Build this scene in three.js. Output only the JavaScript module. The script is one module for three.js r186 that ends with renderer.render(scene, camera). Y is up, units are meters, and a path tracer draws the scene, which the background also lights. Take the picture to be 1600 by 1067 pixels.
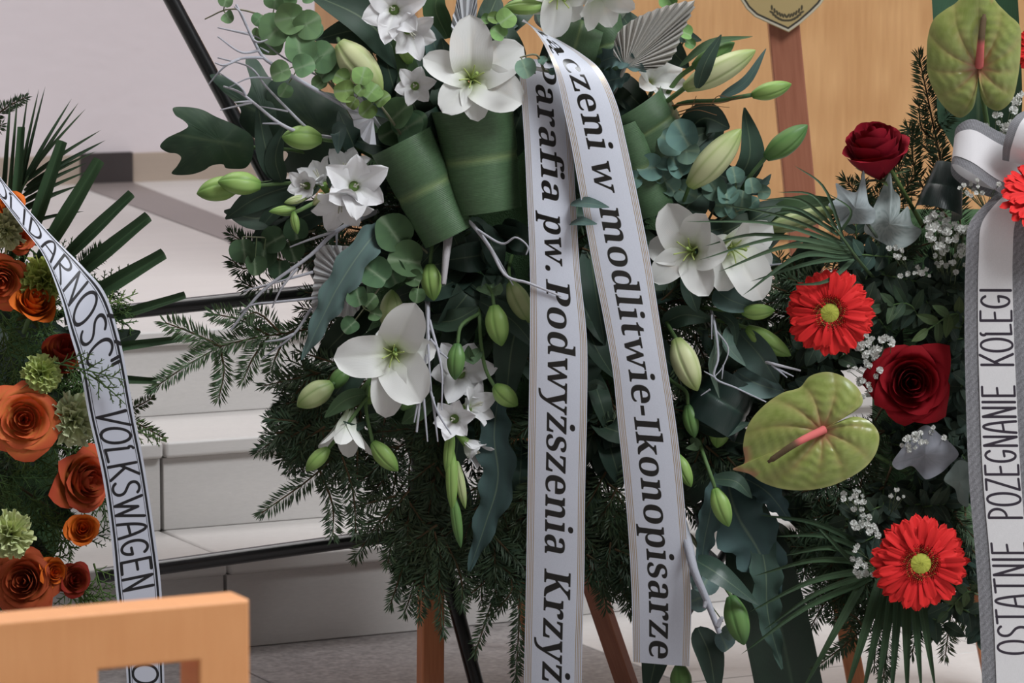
import * as THREE from 'three';
import { RectAreaLightUniformsLib } from 'three/addons/lights/RectAreaLightUniformsLib.js';
import { RoundedBoxGeometry } from 'three/addons/geometries/RoundedBoxGeometry.js';

// ---------------------------------------------------------------- camera, light, exposure
const scene = new THREE.Scene();
const F = 6044, PITCH = 0.1207, CAM = new THREE.Vector3(0, 1.31, 6);
const camera = new THREE.PerspectiveCamera(2 * Math.atan(533.5 / F) * 180 / Math.PI, 1600 / 1067, 0.1, 60);
camera.position.copy(CAM);
camera.rotation.x = -PITCH;
camera.focus = 5.98;
camera.userData.fStop = 11;
const renderer = new THREE.WebGLRenderer({ antialias: true });
renderer.toneMapping = THREE.LinearToneMapping;
renderer.toneMappingExposure = 1.0;
renderer.shadowMap.enabled = true;
renderer.shadowMap.type = THREE.PCFSoftShadowMap;
scene.background = new THREE.Color(0.5, 0.55, 0.62);
RectAreaLightUniformsLib.init();
// ceiling light panels: [room a, room b, width along a, depth along b, intensity, colour]
const PANELS = [[0.8, 9.2, 3.4, 3.0, 20, [0.93, 0.965, 1.0]], [-1.6, 4.6, 2.4, 2.0, 3, [1.0, 0.97, 0.95]], [-2.6, 2.1, 4.4, 2.0, 4.6, [1.0, 0.975, 0.98]]];

// ---------------------------------------------------------------- helpers
let seed = 7;
const rnd = () => { seed = (seed + 0x6d2b79f5) | 0; let t = Math.imul(seed ^ (seed >>> 15), 1 | seed); t = (t + Math.imul(t ^ (t >>> 7), 61 | t)) ^ t; return ((t ^ (t >>> 14)) >>> 0) / 4294967296; };
const rr = (a, b) => a + (b - a) * rnd();
const V = (x, y, z) => new THREE.Vector3(x, y, z);
const sm = (a, b, x) => { const t = Math.min(1, Math.max(0, (x - a) / (b - a))); return t * t * (3 - 2 * t); };
const mix = (a, b, t) => [a[0] + (b[0] - a[0]) * t, a[1] + (b[1] - a[1]) * t, a[2] + (b[2] - a[2]) * t];
const hex = (h) => new THREE.Color(h).toArray();
const vary = (c, k = 0.15) => { const f = 1 + rr(-k, k), g = rr(-k, k) * 0.35; return [c[0] * (f + g), c[1] * f, c[2] * (f - g)]; };
const CP = Math.cos(PITCH), SP = Math.sin(PITCH);
// point in the place that stands at depth z (metres, towards the viewer) on the sight line through photo pixel (px, py)
function P(px, py, z = 0) {
  const x = px - 800, y = 533.5 - py, yy = y * CP - F * SP, zz = -y * SP - F * CP, t = (z - CAM.z) / zz;
  return V(CAM.x + x * t, CAM.y + yy * t, z);
}
const mm = (px, z = 0) => px * (6 - z) / 6 / 1000;       // a length in photo pixels at depth z, in metres
const path = (pts) => pts.map((p) => (p.isVector3 ? p : P(p[0], p[1], p[2] ?? 0)));
class MB {                                                // mesh builder
  constructor() { this.p = []; this.c = []; this.i = []; this.t = []; }
  v(p, c, u = 0, w = 0) { this.p.push(p.x, p.y, p.z); this.c.push(c[0], c[1], c[2]); this.t.push(u, w); return this.p.length / 3 - 1; }
  sheet(us, vs, fn) {                                     // fn(u, v) -> [Vector3, colour]
    const base = this.p.length / 3, n = vs.length;
    for (const u of us) for (const w of vs) { const [p, c] = fn(u, w); this.v(p, c, u, w * 0.5 + 0.5); }
    for (let a = 0; a < us.length - 1; a++) for (let b = 0; b < n - 1; b++) {
      const k = base + a * n + b; this.i.push(k, k + n, k + 1, k + 1, k + n, k + n + 1);
    }
    return this;
  }
  tube(pts, r, col, rad = 6, seg = 0, cap = true) {
    const C = pts.length > 2 ? new THREE.CatmullRomCurve3(pts) : new THREE.LineCurve3(pts[0], pts[1]);
    const N = seg || Math.max(2, pts.length * 3), base = this.p.length / 3;
    let ref = Math.abs(C.getTangent(0.5).z) > 0.9 ? V(0, 1, 0) : V(0, 0, 1);
    for (let a = 0; a <= N; a++) {
      const t = a / N, c = C.getPoint(t), T = C.getTangent(t), S = T.clone().cross(ref).normalize(), B = S.clone().cross(T), R = typeof r === 'function' ? r(t) : r, k = typeof col === 'function' ? col(t) : col;
      for (let b = 0; b < rad; b++) { const f = b / rad * Math.PI * 2; this.v(c.clone().addScaledVector(S, Math.cos(f) * R).addScaledVector(B, Math.sin(f) * R), k, t, b / rad); }
    }
    for (let a = 0; a < N; a++) for (let b = 0; b < rad; b++) {
      const k = base + a * rad + b, m = base + a * rad + (b + 1) % rad; this.i.push(k, m, k + rad, m, m + rad, k + rad);
    }
    if (cap) for (const a of [0, N]) {
      const t = a / N, k = typeof col === 'function' ? col(t) : col, m = this.v(C.getPoint(t), k);
      for (let b = 0; b < rad; b++) { const x = base + a * rad + b, y = base + a * rad + (b + 1) % rad; a ? this.i.push(x, y, m) : this.i.push(y, x, m); }
    }
    return this;
  }
  geo() {
    const g = new THREE.BufferGeometry();
    g.setAttribute('position', new THREE.Float32BufferAttribute(this.p, 3));
    g.setAttribute('color', new THREE.Float32BufferAttribute(this.c, 3));
    g.setAttribute('uv', new THREE.Float32BufferAttribute(this.t, 2));
    g.setIndex(this.i); g.computeVertexNormals();
    return g;
  }
}
const lin = (n, a = 0, b = 1) => Array.from({ length: n + 1 }, (_, k) => a + (b - a) * k / n);
const taken = new Map();
const numbered = (n) => { const k = taken.get(n) ?? 0; taken.set(n, k + 1); return k ? n + '_' + String(k).padStart(3, '0') : n; };
function thing(name, label, category, group, at = V(0, 0, 0), quat) {
  const g = new THREE.Group(); g.name = numbered(name); g.position.copy(at); if (quat) g.quaternion.copy(quat);
  g.userData = { label, category }; if (group) g.userData.group = group;
  scene.add(g); g.updateMatrix(); return g;
}
const inv = (g) => g.matrix.clone().invert();
function part(g, name, geo, mat, { local = false, parent = g, kind, label } = {}) {   // a part whose shape is given in world (or thing) coordinates
  if (geo instanceof MB) geo = geo.geo();
  if (!local) geo.applyMatrix4(inv(g));
  const m = new THREE.Mesh(geo, mat); m.name = name; if (kind) m.userData.kind = kind; if (label) m.userData.label = label;
  parent.add(m); return m;
}
const facing = (dir, roll = 0) => { const q = new THREE.Quaternion().setFromUnitVectors(V(0, 0, 1), V(...dir).normalize()); return q.multiply(new THREE.Quaternion().setFromAxisAngle(V(0, 0, 1), roll)); };
function tex(w, h, fn, srgb = false, repeat) {
  const d = new Uint8Array(w * h * 4);
  for (let y = 0; y < h; y++) for (let x = 0; x < w; x++) { const c = fn(x / w, y / h, x, y); for (let k = 0; k < 3; k++) d[(y * w + x) * 4 + k] = Math.max(0, Math.min(255, (c.length ? c[k] : c) * 255)); d[(y * w + x) * 4 + 3] = 255; }
  const t = new THREE.DataTexture(d, w, h); t.wrapS = t.wrapT = THREE.RepeatWrapping; t.magFilter = THREE.LinearFilter; t.minFilter = THREE.LinearFilter; if (srgb) t.colorSpace = THREE.SRGBColorSpace; if (repeat) t.repeat.set(...repeat); t.needsUpdate = true; return t;
}
function noise2(n) {                                     // tileable value noise
  const g = Array.from({ length: n * n }, () => rnd());
  return (x, y) => { x = ((x % 1) + 1) % 1 * n; y = ((y % 1) + 1) % 1 * n; const i = Math.floor(x), j = Math.floor(y), a = x - i, b = y - j, s = a * a * (3 - 2 * a), t = b * b * (3 - 2 * b), q = (p, r) => g[(r % n) * n + p % n]; return (q(i, j) * (1 - s) + q(i + 1, j) * s) * (1 - t) + (q(i, j + 1) * (1 - s) + q(i + 1, j + 1) * s) * t; };
}
const n4 = noise2(4), n16 = noise2(16), n64 = noise2(64), n128 = noise2(128);

// ---------------------------------------------------------------- materials
const veins = tex(32, 256, (x, y, i, j) => 0.5 + 0.25 * Math.sin(j * 1.25) + 0.25 * (n128(0.3, y) - 0.5));
const grainy = tex(128, 128, (x, y) => 0.5 * n64(x, y) + 0.5 * n128(x, y));
const vc = (o) => new THREE.MeshPhysicalMaterial({ color: 0xffffff, vertexColors: true, side: THREE.DoubleSide, roughness: 0.55, ...o });
const M = {
  leaf: vc({ roughness: 0.5, specularIntensity: 0.6, bumpMap: veins, bumpScale: 0.00025 }),
  rolled: vc({ roughness: 0.42, specularIntensity: 0.7, map: tex(512, 64, (x, y) => { const k = 0.88 + 0.1 * n128(x * 1.6, y * 0.06) + 0.06 * (n64(x, y) - 0.5); return [k, k, k]; }, true), bumpMap: tex(512, 16, (x, y, i) => 0.5 + 0.5 * Math.sin(i * 0.8 + 3 * n16(x, 0.2))), bumpScale: 0.0002 }),
  gloss: vc({ roughness: 0.3, bumpMap: veins, bumpScale: 0.0002 }),
  matte: vc({ roughness: 0.75, specularIntensity: 0.4 }),
  petal: vc({ roughness: 0.7, specularIntensity: 0.35, transmission: 0.15, bumpMap: veins, bumpScale: 0.00018 }),
  velvet: vc({ roughness: 0.75, specularIntensity: 0.3, sheen: 0.25, sheenColor: new THREE.Color(0.6, 0.1, 0.12), sheenRoughness: 0.5 }),
  warm: vc({ roughness: 0.65, specularIntensity: 0.35 }),
  bud: vc({ roughness: 0.42, specularIntensity: 0.6 }),
  needle: vc({ roughness: 0.5, specularIntensity: 0.5 }),
  wax: vc({ roughness: 0.28, specularIntensity: 0.8, clearcoat: 0.15, clearcoatRoughness: 0.2 }),
  twig: vc({ roughness: 0.85, specularIntensity: 0.3, bumpMap: grainy, bumpScale: 0.0006 }),
};
const std = (o) => new THREE.MeshStandardMaterial({ roughness: 0.6, ...o });

// ---------------------------------------------------------------- the hall: axes turned against the camera (a along the back wall, b towards the viewer)
const TH = Math.atan(0.5), E1 = V(Math.cos(TH), 0, -Math.sin(TH)), E2 = V(Math.sin(TH), 0, Math.cos(TH)), O = V(-0.935, 0, -4.47);
const R = (a, y, b) => O.clone().addScaledVector(E1, a).addScaledVector(E2, b).setY(y);
const toRoom = (p) => { const d = p.clone().sub(O); return [d.dot(E1), d.dot(E2)]; };
function slab(a0, a1, y0, y1, b0, b1, round = 0) {       // box in hall axes
  const w = a1 - a0, h = y1 - y0, d = b1 - b0, g = round ? new RoundedBoxGeometry(w, h, d, 2, round) : new THREE.BoxGeometry(w, h, d);
  g.rotateY(TH); const c = R((a0 + a1) / 2, (y0 + y1) / 2, (b0 + b1) / 2); g.translate(c.x, c.y, c.z); return g;
}
function struct(name, geo, mat, label, category) {
  const m = new THREE.Mesh(geo, mat); m.name = name; m.userData = { kind: 'structure', label, category }; scene.add(m); return m;
}
function sub(parent, name, geo, mat) { const m = new THREE.Mesh(geo, mat); m.name = name; parent.add(m); return m; }
const plasterBump = tex(256, 256, (x, y) => 0.6 * n64(x, y) + 0.4 * n128(x, y));
const rep = (t, x, y) => { const c = t.clone(); c.repeat.set(x, y); c.needsUpdate = true; return c; };
const plaster = std({ color: new THREE.Color(0.72, 0.665, 0.695), roughness: 0.92, bumpMap: rep(plasterBump, 12, 5), bumpScale: 0.001 });
const stoneTex = tex(256, 256, (x, y) => { const k = 0.95 + 0.03 * (n4(x, y) - 0.5) + 0.02 * (n64(x, y) - 0.5) + 0.02 * (n128(x, y) - 0.5); return [0.90 * k, 0.883 * k, 0.868 * k]; }, true);
const stone = (k = 1, r = 0.42) => std({ color: new THREE.Color(k, k, k), map: stoneTex, roughness: r });
const creamA = stone(0.80), creamB = stone(0.76), creamC = stone(0.83);
const greyTex = tex(256, 256, (x, y) => { const k = 0.53 + 0.10 * (n64(x, y) - 0.5) + 0.12 * (n128(x, y) - 0.5); return [k, k * 0.96, k * 0.95]; }, true);
const greyStone = std({ map: greyTex, roughness: 0.38 });
const darkStone = std({ color: 0x4a4243, roughness: 0.5, map: rep(grainy, 4, 4) });
const grout = std({ color: new THREE.Color(0.30, 0.28, 0.26), roughness: 0.9 });
const A0 = -14, A1 = 12, B1 = 17, HT = 6.4;
struct('wall_back', slab(A0, A1, 0, HT, -0.25, 0), plaster, 'pale pinkish plaster wall behind the raised stone floor', 'wall');
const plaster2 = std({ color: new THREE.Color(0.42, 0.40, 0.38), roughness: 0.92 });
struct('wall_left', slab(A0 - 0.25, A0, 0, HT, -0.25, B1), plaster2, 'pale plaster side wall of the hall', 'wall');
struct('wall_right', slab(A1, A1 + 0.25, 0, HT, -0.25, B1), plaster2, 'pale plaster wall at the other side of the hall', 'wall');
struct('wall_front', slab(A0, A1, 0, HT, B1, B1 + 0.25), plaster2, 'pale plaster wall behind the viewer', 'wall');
struct('ceiling', slab(A0, A1, HT, HT + 0.25, -0.25, B1 + 0.25), plaster, 'pale plaster ceiling of the hall', 'ceiling');
for (const [a, b, w, d, I, c] of PANELS) {
  const at = R(a, HT - 0.06, b), g = thing('ceiling_light', ['large square light panel on the ceiling before the steps', 'square light panel on the ceiling over the wooden cabinet', 'long light panel on the ceiling above the raised floor'][PANELS.findIndex((q) => q[0] === a)], 'ceiling light', 'ceiling light panels', at);
  part(g, 'frame', slab(a - w / 2 - 0.05, a + w / 2 + 0.05, HT - 0.06, HT, b - d / 2 - 0.05, b + d / 2 + 0.05), std({ color: 0xdddddd }));
  part(g, 'diffuser', slab(a - w / 2, a + w / 2, HT - 0.07, HT - 0.06, b - d / 2, b + d / 2), std({ color: 0xffffff, emissive: new THREE.Color(...c), emissiveIntensity: 1.2 }));
  const L = new THREE.RectAreaLight(new THREE.Color(...c), I, w, d); L.name = 'panel_light'; L.position.copy(R(a, HT - 0.085, b)); L.rotation.set(-Math.PI / 2, 0, TH); L.castShadow = true; scene.add(L);
}
// lower floor: cream slabs, with a grey field to the left of the wreaths
const fl = struct('floor', slab(A0, A1, -0.2, -0.012, 3.2, B1), grout, 'stone tiled floor at the foot of the steps', 'floor');
const [ea] = toRoom(P(985, 1045, -0.35)), RB = [3.79, 3.50, 3.21], RH = 0.16;
const tileGeo = new RoundedBoxGeometry(0.597, 0.02, 0.597, 1, 0.003);
for (let i = -5; i < 8; i++) for (let j = 0; j < 6; j++) {
  const a = ea + (i + 0.5) * 0.6, b = RB[0] - 0.016 + (j + 0.5) * 0.6, t = sub(fl, 'floor_tile', tileGeo, i < 0 ? greyStone : [creamA, creamB, creamC][(i * 3 + j * 5 + 30) % 3]);
  t.position.copy(R(a, -0.01, b)); t.rotation.y = TH;
}
struct('floor_beyond', slab(A0, A1, -0.2, -0.001, RB[0] + 3.65, B1), creamA, 'cream stone floor under the seats', 'floor');
// three steps up to the raised floor
const st = struct('stairs', slab(A0, A1, 0, RH - 0.03, RB[1] - 0.02, RB[0] - 0.02), grout, 'three cream stone steps with dark joints behind the wreaths', 'stairs');
sub(st, 'step_core', slab(A0, A1, 0, RH * 2 - 0.03, RB[2] - 0.02, RB[1] - 0.02), grout);
sub(st, 'step_core', slab(A0, A1, 0, RH * 3 - 0.03, RB[2] - 0.4, RB[2] - 0.02), grout);
const jd = P(253, 770, 0).sub(CAM), ja = toRoom(CAM.clone().addScaledVector(jd, R(0, 0, RB[1]).sub(CAM).dot(E2) / jd.dot(E2)))[0], joints = [ja, ja, ja], TL = 0.62;
for (let s = 0; s < 3; s++) for (let i = -4; i < 7; i++) {
  const a0 = joints[s] + i * TL + 0.002, a1 = a0 + TL - 0.004, m = [creamA, creamB, creamC][(i * 2 + s * 3 + 12) % 3];
  sub(st, 'riser_tile', slab(a0 + 0.001, a1 - 0.001, s * RH + 0.0005, (s + 1) * RH - 0.031, RB[s] - 0.02, RB[s], 0.002), m);
  const t0 = s < 2 ? RB[s + 1] - 0.018 : RB[s] - 0.33, off = s === 0 ? 0.0 : 0.0;
  sub(st, 'tread_tile', slab(a0 + off, a1 + off, (s + 1) * RH - 0.03, (s + 1) * RH, t0, RB[s] + 0.016, 0.007), m);
}
struct('floor_raised', slab(A0, A1, 0, RH * 3, -0.25, RB[2] - 0.332), creamC, 'cream polished stone floor of the raised platform', 'floor');
// stone skirting and the grey band let into the raised floor
struct('baseboard_back', slab(A0, A1, RH * 3, RH * 3 + 0.078, 0, 0.015), std({ color: new THREE.Color(0.58, 0.50, 0.43), map: stoneTex, roughness: 0.4 }), 'beige stone skirting along the pale wall', 'baseboard');
{
  const onWall = (px) => { const d = P(px, 265, 0).sub(CAM), t = O.clone().sub(CAM).dot(E2) / d.dot(E2); return toRoom(CAM.clone().addScaledVector(d, t))[0]; }, p0 = onWall(122), p1 = onWall(203);
  struct('trim_1', slab(p0, p1, RH * 3, RH * 3 + 0.082, 0, 0.024), darkStone, 'dark stone skirting block set in the beige skirting', 'trim');
  const onFloor = (px, py) => { const d = P(px, py, 0).sub(CAM); return CAM.clone().addScaledVector(d, (RH * 3 + 0.0015 - CAM.y) / d.y); };
  const c = [onFloor(116, 288), onFloor(206, 284), onFloor(640, 452), onFloor(560, 452)], mb = new MB();
  mb.sheet(lin(8), [-1, 1], (u, v) => [(v < 0 ? c[0].clone().lerp(c[3], u) : c[1].clone().lerp(c[2], u)), [1, 1, 1]]);
  const g = mb.geo(); g.deleteAttribute('color');
  struct('trim_2', g, std({ color: 0x9b9392, roughness: 0.4, side: THREE.DoubleSide, map: rep(stoneTex, 3, 1) }), 'grey stone band let into the cream raised floor', 'trim');
}
// wooden cabinet front on the raised floor, behind on the right
const woodTex = (c0, c1, w = 256, h = 256, sx = 1, sy = 1) => tex(w, h, (x, y) => { const r = n16(x * sx, y * sy), g = n64(x * 2 * sx, y * 0.15 * sy), f = n128(x * 3, y * 0.25), k = 0.45 * r + 0.35 * g + 0.2 * f; return mix(c0, c1, k); }, true);
const panelWood = std({ map: rep(woodTex([0.73, 0.54, 0.35], [0.84, 0.66, 0.46]), 2, 1), roughness: 0.45 });
{
  const g0 = P(652, 430, -1.65), [a0, b0] = toRoom(g0), g = thing('wooden_cabinet', 'honey coloured wooden cabinet front standing on the raised floor', 'cabinet', undefined, R(a0 + 1, RH * 3, b0));
  part(g, 'plinth', slab(a0 + 0.04, a0 + 2.2, RH * 3, RH * 3 + 0.08, b0 - 0.5, b0 - 0.02), panelWood);
  for (const [x0, x1] of [[0, 0.3], [0.3, 2.22]]) part(g, 'door', slab(a0 + x0 + 0.002, a0 + x1 - 0.002, RH * 3 + 0.08, RH * 3 + 1.1, b0 - 0.022, b0, 0.003), panelWood);
  part(g, 'body', slab(a0, a0 + 2.22, RH * 3 + 0.08, RH * 3 + 1.1, b0 - 0.5, b0 - 0.024), panelWood);
  part(g, 'top', slab(a0 - 0.02, a0 + 2.24, RH * 3 + 1.1, RH * 3 + 1.13, b0 - 0.52, b0 + 0.02, 0.006), panelWood);
}
// a bar between two points
function beam(p, q, w, d, facingDir = V(0, 0, 1), round = 0.003) {
  const L = p.distanceTo(q), g = new RoundedBoxGeometry(w, L, d, 2, round), y = q.clone().sub(p).normalize(), x = y.clone().cross(facingDir).normalize(), z = x.clone().cross(y);
  g.applyMatrix4(new THREE.Matrix4().makeBasis(x, y, z)); const c = p.clone().add(q).multiplyScalar(0.5); g.translate(c.x, c.y, c.z); return g;
}
const redWood = std({ map: rep(woodTex([0.55, 0.34, 0.26], [0.66, 0.44, 0.35]), 1, 1), roughness: 0.32 });
const easelWood = std({ map: woodTex([0.68, 0.41, 0.27], [0.80, 0.52, 0.36]), roughness: 0.42 });
const lacquer = new THREE.MeshPhysicalMaterial({ color: 0x0d0f11, roughness: 0.28, clearcoat: 0.4, clearcoatRoughness: 0.2 });
{ // post with the gilt shield
  const z = -1.1, up = P(1224, 39, z), dn = P(1249, 300, z), foot = up.clone().lerp(dn, (RH * 2 - up.y) / (dn.y - up.y)), head = up.clone().lerp(dn, -0.42);
  const g = thing('standard_post', 'reddish brown wooden post carrying a gilt shield before the cabinet', 'post', undefined, foot);
  part(g, 'post', beam(foot, head, mm(48, z), 0.045), redWood);
  const cv = document.createElement('canvas'); cv.width = 512; cv.height = 512; const x = cv.getContext('2d');
  x.fillStyle = '#b7a272'; x.fillRect(0, 0, 512, 512);
  const sh = [[1159, -2], [1168, 12], [1181, 24], [1205, 35], [1232, 47], [1250, 34], [1268, 18], [1280, 6], [1288, -6], [1290, -40], [1290, -110], [1158, -110], [1157, -40]];
  const cx = 1224, cy = -31, S = 512 / 165, tx = (p) => [(p[0] - cx) * S + 256, (p[1] - cy) * S + 256];
  const outline = (k, w, col) => { x.beginPath(); sh.forEach((p, i) => { const q = tx([cx + (p[0] - cx) * k, cy + (p[1] - cy) * k]); i ? x.lineTo(...q) : x.moveTo(...q); }); x.closePath(); x.strokeStyle = col; x.lineWidth = w; x.stroke(); };
  outline(0.985, 10, '#c9c2ae'); outline(0.94, 9, '#3a3732');
  x.fillStyle = '#4a4434';
  for (let s = -1; s <= 1; s += 2) for (let k = 0; k < 6; k++) for (let e = -1; e <= 1; e += 2) { const q = tx([1229 + s * (2 + k * 4.2), 27 - k * k * 0.5 + e * 3.6]); x.save(); x.translate(...q); x.rotate(s * (-0.5 - 0.1 * k) + e * 0.5 * s); x.beginPath(); x.ellipse(0, 0, 13, 5.2, 0, 0, 7); x.fill(); x.restore(); }
  const ct = new THREE.CanvasTexture(cv); ct.colorSpace = THREE.SRGBColorSpace;
  const shape = new THREE.Shape(sh.map((p) => new THREE.Vector2(mm(p[0] - cx, z), -mm(p[1] - cy, z))));
  const eg = new THREE.ExtrudeGeometry(shape, { depth: 0.008, bevelEnabled: true, bevelSize: 0.002, bevelThickness: 0.002, bevelSegments: 2 }), uv = eg.attributes.uv, ps = eg.attributes.position, w = mm(165, z);
  for (let i = 0; i < uv.count; i++) uv.setXY(i, ps.getX(i) / w + 0.5, ps.getY(i) / w + 0.5);
  const c = P(cx, cy, z + 0.03); eg.translate(c.x, c.y, c.z);
  part(g, 'shield', eg, std({ map: ct, roughness: 0.45, metalness: 0.25 }), { label: 'gilt heraldic shield with dark border and small laurel sprig' });
}
{ // black tubular rack behind the wreaths
  const g = thing('metal_rack', 'black tubular metal rack that the white lily wreath leans on', 'rack', undefined, P(752, 1098, -0.12));
  const bar = (a, b, r = 12.5) => part(g, 'tube', new THREE.TubeGeometry(new THREE.LineCurve3(P(...a), P(...b)), 2, mm(r), 14), lacquer);
  bar([255, -24, -0.30], [560, 545, -0.30]); bar([100, 497, -0.22], [700, 434, -0.30]); bar([150, 900, -0.20], [700, 824, -0.28]); bar([610, 560, -0.26], [752, 1098, -0.12]); bar([700, 434, -0.30], [640, 824, -0.28]); bar([560, 545, -0.3], [700, 434, -0.3]);
  bar([1040, 1010, -0.30], [1165, 812, -0.35], 8);
}
{ // wooden tripod easels
  const g = thing('wooden_easel', 'orange brown wooden tripod easel under the white lily wreath', 'easel', undefined, P(672, 1112, -0.10));
  part(g, 'leg', beam(P(672, 1112, -0.10), P(676, 560, -0.34), 0.038, 0.03, V(0.35, 0, 1)), easelWood);
  part(g, 'leg', beam(P(992, 1106, -0.14), P(820, 600, -0.34), 0.03, 0.026, V(-0.5, 0, 1)), redWood);
  part(g, 'leg', beam(P(840, 1060, -0.48), P(770, 600, -0.35), 0.03, 0.026), easelWood);
  part(g, 'crossbar', beam(P(660, 700, -0.31), P(880, 690, -0.32), 0.03, 0.02), easelWood);
  const h = thing('wooden_easel', 'orange brown wooden easel leg under the red gerbera wreath', 'easel', undefined, P(1345, 1106, -0.12));
  part(h, 'leg', beam(P(1345, 1106, -0.12), P(1285, 780, -0.2), 0.03, 0.026), easelWood);
  part(h, 'leg', beam(P(1560, 1106, -0.12), P(1480, 700, -0.2), 0.03, 0.026), easelWood);
  part(h, 'crossbar', beam(P(1345, 800, -0.19), P(1510, 790, -0.19), 0.03, 0.02), easelWood);
}
{ // pale beech chair in front
  const wood = std({ map: rep(woodTex([0.86, 0.59, 0.37], [0.90, 0.64, 0.42]), 1, 1), roughness: 0.5 });
  const z = 2.4, [a1, b1] = toRoom(P(390, 940, z)), top = P(390, 937, z).y, k = mm(1, z) / Math.cos(TH) * 1.0, T = 0.05;
  const g = thing('wooden_chair', 'pale beech wooden chair with a slotted back before the orange rose wreath', 'chair', undefined, R(a1 - 0.2, 0, b1 - 0.2));
  const X = (px) => { const d = P(px, 960, z).sub(CAM), c = R(a1, 0, b1), t = (c.clone().sub(CAM).dot(E2)) / d.dot(E2); return toRoom(CAM.clone().addScaledVector(d, t))[0]; };
  const rail = 0.054, holeL = X(153), holeR = X(310), left = X(-120);
  const sh = new THREE.Shape([[left, 0], [left + 0.05, 0], [left + 0.05, 0.27], [a1 - 0.05, 0.27], [a1 - 0.05, 0], [a1, 0], [a1, top], [left, top]].map((q) => new THREE.Vector2(...q)));
  for (const [h0, h1] of [[holeL, holeR], [left + 0.05, holeL - 0.13]]) sh.holes.push(new THREE.Path([[h0, 0.36], [h1, 0.36], [h1, top - rail], [h0, top - rail]].map((q) => new THREE.Vector2(...q))));
  const fg = new THREE.ExtrudeGeometry(sh, { depth: T - 0.006, bevelEnabled: true, bevelSize: 0.003, bevelThickness: 0.003, bevelSegments: 3, bevelOffset: -0.003 });
  { const u = fg.attributes.uv; for (let k = 0; k < u.count; k++) u.setXY(k, u.getX(k) * 2, u.getY(k) * 2); }
  fg.translate(0, 0, b1 - T + 0.003); fg.applyMatrix4(new THREE.Matrix4().makeBasis(E1, V(0, 1, 0), E2)); fg.translate(O.x, 0, O.z);
  part(g, 'back_frame', fg, wood);
  part(g, 'seat', slab(left, a1, 0.26, 0.30, b1 - 0.4, b1, 0.006), wood);
  part(g, 'leg', slab(a1 - 0.045, a1, 0, 0.26, b1 - 0.4, b1 - 0.36, 0.003), wood);
  part(g, 'leg', slab(left, left + 0.045, 0, 0.26, b1 - 0.4, b1 - 0.36, 0.003), wood);
}

// ---------------------------------------------------------------- plant builders
const G = { dark: hex(0x3a5042), deep: hex(0x3a5042), mid: hex(0x4c6846), olive: hex(0x52683e), blue: hex(0x567069), eu: hex(0x6a8763), euB: hex(0x6b8a80), fir: hex(0x3c4d36), cy: hex(0x465f35), stem: hex(0x5d7a4a), brown: hex(0x5a4a36) };
const MARKS = [[737, 122, 'the front facing lily'], [614, 552, 'the broad petalled lily'], [1078, 392, 'the lily touching the ribbon'], [1150, 400, 'the lily behind the palm leaflets'], [665, 290, 'the slanting rolled leaf'], [750, 250, 'the standing rolled leaf'], [540, 300, 'the star shaped gladiolus'], [565, 105, 'the large pale lily bud'], [540, 440, 'the white pleated fan leaf'], [545, 680, 'the drooping lily'], [708, 660, 'the hanging gladiolus'], [765, 770, 'the long hanging fern leaf'], [868, 560, 'the Podwyższenia lettering'], [868, 960, 'the Krzyża lettering'], [935, 720, 'the gap between the two ribbons'], [1030, 900, 'the Ikonopisarze lettering'], [980, 450, 'the modlitwie lettering'], [850, 250, 'the Parafia lettering'], [1070, 570, 'the fat pale bud'], [1125, 630, 'the shiny rolled leaf'], [1130, 790, 'the bud over the blue fern leaves'], [1117, 245, 'the large yellowish bud'], [675, 960, 'the wooden easel leg'], [740, 960, 'the black slanting tube'], [480, 620, 'the pale bud at the fir edge'], [778, 508, 'the three green buds'], [690, 420, 'the thick cut twig stub'], [600, 880, 'the level black tube'],
  [38, 655, 'the large orange red rose'], [146, 752, 'the brick red rose'], [5, 442, 'the red and yellow rose'], [58, 462, 'the small pure orange rose'], [103, 538, 'the dark red rose with yellow streak'], [130, 824, 'the small orange rose'], [34, 908, 'the low dark orange rose'], [66, 584, 'the bright green carnation'], [114, 656, 'the pale green carnation'], [16, 836, 'the low pale carnation'], [68, 436, 'the yellow green carnation'],
  [1300, 490, 'the red gerbera with a gap'], [1438, 878, 'the low red gerbera'], [1426, 598, 'the front facing red rose'], [1365, 230, 'the side view red rose'], [1265, 670, 'the flat anthurium'], [1350, 320, 'the silver maple leaf'], [1445, 712, 'the silver grey leaf'], [1500, 755, 'the pale blue green leaf'], [1530, 500, 'the KOLEGI lettering'], [1540, 700, 'the POŻEGNANIE lettering'], [1550, 930, 'the OSTATNIE lettering'], [1480, 375, "the thick baby's breath cluster"], [1330, 960, 'the hanging palm leaflets'], [1340, 800, "the baby's breath above the low gerbera"]];
const near = (x, y) => MARKS.reduce((a, b) => (Math.hypot(b[0] - x, b[1] - y) < Math.hypot(a[0] - x, a[1] - y) ? b : a))[2];
const CEN = 'white lily wreath', LEF = 'orange rose wreath', RIG = 'red gerbera wreath';
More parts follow.
